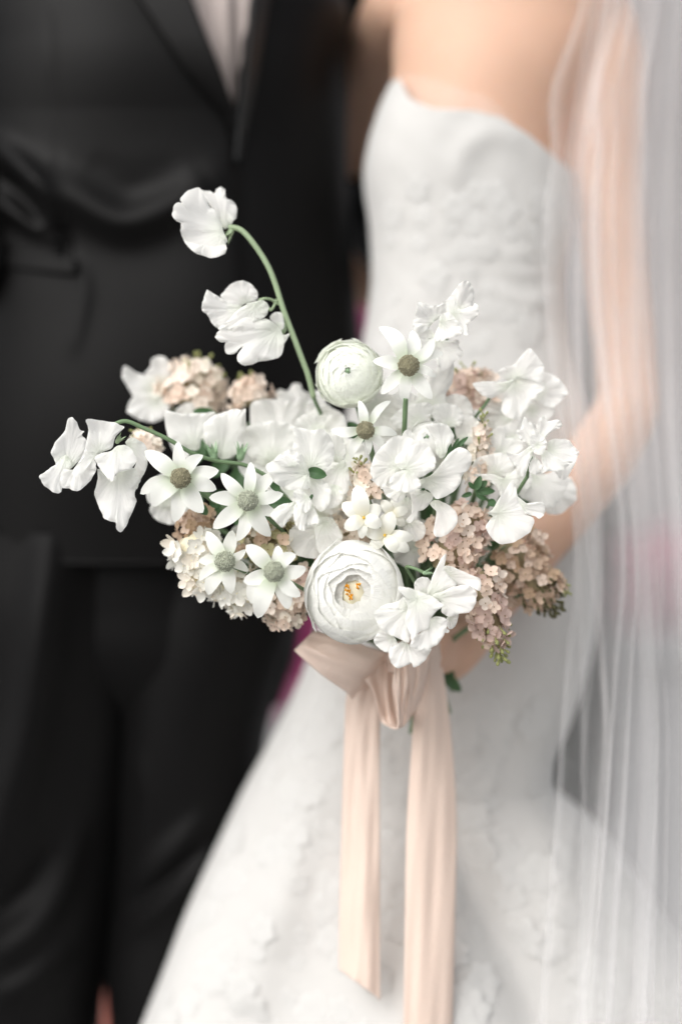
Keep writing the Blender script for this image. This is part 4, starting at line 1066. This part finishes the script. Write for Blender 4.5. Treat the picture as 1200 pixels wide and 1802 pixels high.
# inner filling: shaded blossoms and leaves deep inside, so that the heart of the bouquet is full
rs = np.random.default_rng(77)
fills = [(400, 780, .09), (470, 800, .06), (560, 760, .06), (600, 800, .05), (690, 740, .055), (780, 820, .05), (700, 860, .05), (880, 800, .06), (560, 930, .05), (440, 960, .06), (730, 960, .055), (900, 730, .075), (340, 760, .10), (290, 880, .05), (960, 860, .075), (520, 860, .045), (600, 960, .045), (660, 720, .05), (592, 882, .03), (560, 905, .03)]
for i, (px, py, y) in enumerate(fills):
    ps = []
    for k in range(3):
        a = k * 2.1 + rs.uniform(0, 6); cx, cy = px + 16 * math.cos(a), py + 16 * math.sin(a); rr = rs.uniform(28, 40)
        ps.append(([(cx + rr * rs.uniform(.85, 1.15) * math.cos(b), cy + rr * rs.uniform(.8, 1.1) * math.sin(b)) for b in np.linspace(0, 6.28, 10, endpoint=False)], (px, py), .004 * k, .25, .08))
    where = ['behind the left calyxes', 'behind the pale left flannel flower', 'below the foot of the tall stem', 'behind the second flannel flower', 'under the top flannel flower stem', 'behind the little upright lilac', 'behind the centre cluster', 'behind the shaded right petals', 'behind the pale half hidden petals', 'behind the olive lilac', 'behind the right star flower', 'below the pointed upper right sweet pea', 'behind the back lilac foot', 'behind the leftmost flannel flower', 'behind the far right blossoms', 'behind the small drooping blossom', 'behind the upper star flower', 'behind the green white ranunculus', 'left of the upper star flower', 'right of the small drooping blossom'][i]
    sweet_pea('shaded inner white sweet pea ' + where, y, ps)
org = W(700, 950, .09)
sprig('loose dark leaves deep inside the bouquet', .085, [((px, py), (px + 46 * math.cos(a), py + 46 * math.sin(a)), .3, rs.uniform(-.02, .02)) for px, py, a in
      [(rs.uniform(300, 920), rs.uniform(720, 1040), rs.uniform(0, 6.28)) for _ in range(70)]], [(640, 900, .09), (700, 1000, .11), (735, 1100, .13)])

# --- stems below the hand
org = W(BIND[0], BIND[1], BIND[2]); t = thing('stem_ends', 'dark green cut stem ends poking out below the bow', 'stems', org)
for i, (px, py, y, r) in enumerate([(727, 1292, .12, .0042), (800, 1215, .125, .0034), (790, 1256, .13, .0026), (803, 1196, .14, .003), (735, 1270, .14, .003), (760, 1275, .14, .0028)]):
    b_ = (BIND[0] + (px - BIND[0]) * .15, BIND[1] - 20, BIND[2])
    V, F = tube(w3([b_, ((b_[0] + px) / 2 + 3, (b_[1] + py) / 2, (BIND[2] + y) / 2), (px, py, y)]), r, 10); part('stem', V, F, M['stem'], t, org)
V, F, UV = leaf_mesh((778, 1185), (812, 1218), .118, .22); part('leaf', V, F, M['leaf'], t, org, UV)
V, F, UV = leaf_mesh((782, 1180), (800, 1190), .118, .35); part('leaf', V, F, M['leaf'], t, org, UV)

# --- ribbon
def strip(sec, nl=40, nw=26, bulge=.0, wave=.0015, seed=0):
    """silk band: sections (ax, ay, depth a, bx, by, depth b) across its width"""
    P = catmull(np.array(sec, float), nl); rs = np.random.default_rng(seed); ph = rs.uniform(0, 6, 3); V, UV = [], []
    for j, q in enumerate(P):
        v = j / (nl - 1)
        for i in range(nw):
            u = i / (nw - 1)
            x, yy, d = q[0] + (q[3] - q[0]) * u, q[1] + (q[4] - q[1]) * u, q[2] + (q[5] - q[2]) * u
            d -= bulge * math.sin(math.pi * u) + wave * (math.sin(7 * u + 6 * v + ph[0]) + .7 * math.sin(13 * u - 7 * v + ph[1]) + .4 * math.sin(21 * u + 15 * v + ph[2]) + .35 * math.sin(31 * v + 5 * u))
            V.append(tuple(W(x, yy, d))); UV.append((u, v))
    return V, grid_faces(nw, nl), UV
RT = lambda x, y: (500 + x / 3.53, 1090 + y / 3.53)
def sec(a, da, b, db): A, B = RT(*a), RT(*b); return (A[0], A[1], da, B[0], B[1], db)
org = W(690, 1190, .09)
bow = thing('ribbon_bow', 'blush silk ribbon bow tied under the flowers, two long tails hanging', 'ribbon', org)
def rb(name, secs, **k):
    V, F, UV = strip(secs, **k); o = part(name, V, F, M['ribbon'], bow, org, UV); s_ = o.modifiers.new('thick', 'SOLIDIFY'); s_.thickness = .0006; return o
rb('bow_loop', [sec((420, 500), .075, (690, 190), .075), sec((385, 455), .058, (600, 200), .055), sec((230, 345), .045, (420, 130), .045), sec((110, 240), .048, (245, 85), .048), sec((62, 192), .060, (185, 66), .060), sec((110, 215), .075, (230, 100), .075), sec((300, 380), .085, (520, 170), .085), sec((450, 460), .09, (690, 220), .09)], bulge=.006, seed=1, nl=60)
rb('bow_loop', [sec((500, 378), .062, (700, 180), .070), sec((548, 450), .066, (690, 330), .078), sec((580, 560), .068, (690, 480), .082), sec((605, 640), .066, (700, 600), .080), sec((650, 668), .058, (712, 668), .066), sec((700, 672), .052, (735, 660), .056), sec((690, 540), .046, (750, 520), .048), sec((672, 410), .042, (768, 410), .044), sec((686, 290), .046, (758, 285), .048), sec((690, 200), .055, (760, 190), .055)], bulge=.001, seed=2, nl=70)
rb('bow_loop', [sec((755, 190), .056, (905, 170), .070), sec((758, 290), .050, (900, 260), .066), sec((768, 410), .050, (880, 380), .068), sec((755, 530), .056, (835, 520), .072), sec((735, 655), .064, (780, 610), .078), sec((735, 640), .075, (820, 560), .09), sec((760, 400), .085, (880, 350), .1), sec((770, 200), .09, (880, 200), .1)], bulge=.004, seed=3, nl=50)
rb('knot', [sec((600, 190), .075, (640, 330), .072), sec((670, 150), .06, (690, 330), .058), sec((760, 130), .06, (770, 330), .058), sec((880, 140), .08, (900, 320), .08)], bulge=.006, seed=4)
rb('ribbon_tail', [(640, 1180, .085, 690, 1180, .080), (612, 1215, .090, 672, 1225, .086), (606, 1300, .105, 668, 1300, .098), (602, 1450, .112, 668, 1450, .104), (598, 1600, .110, 668, 1600, .103), (597, 1706, .108, 669, 1761, .100)], bulge=.006, seed=5, nl=80, wave=.0010)
rb('ribbon_tail', [(722, 1120, .085, 770, 1120, .088), (734, 1160, .080, 776, 1160, .090), (730, 1230, .082, 786, 1230, .096), (724, 1320, .094, 796, 1320, .104), (716, 1450, .100, 803, 1450, .110), (713, 1620, .098, 800, 1620, .108), (710, 1820, .095, 795, 1820, .105), (712, 1960, .095, 790, 1990, .105)], bulge=.007, seed=6, nl=90, wave=.0010)
rb('stem_wrap', [(712, 1130, .135, 706, 1210, .135), (722, 1128, .118, 718, 1212, .118), (745, 1126, .112, 743, 1214, .112), (768, 1128, .118, 766, 1212, .118), (778, 1130, .135, 776, 1210, .135)], seed=7, wave=.0006)
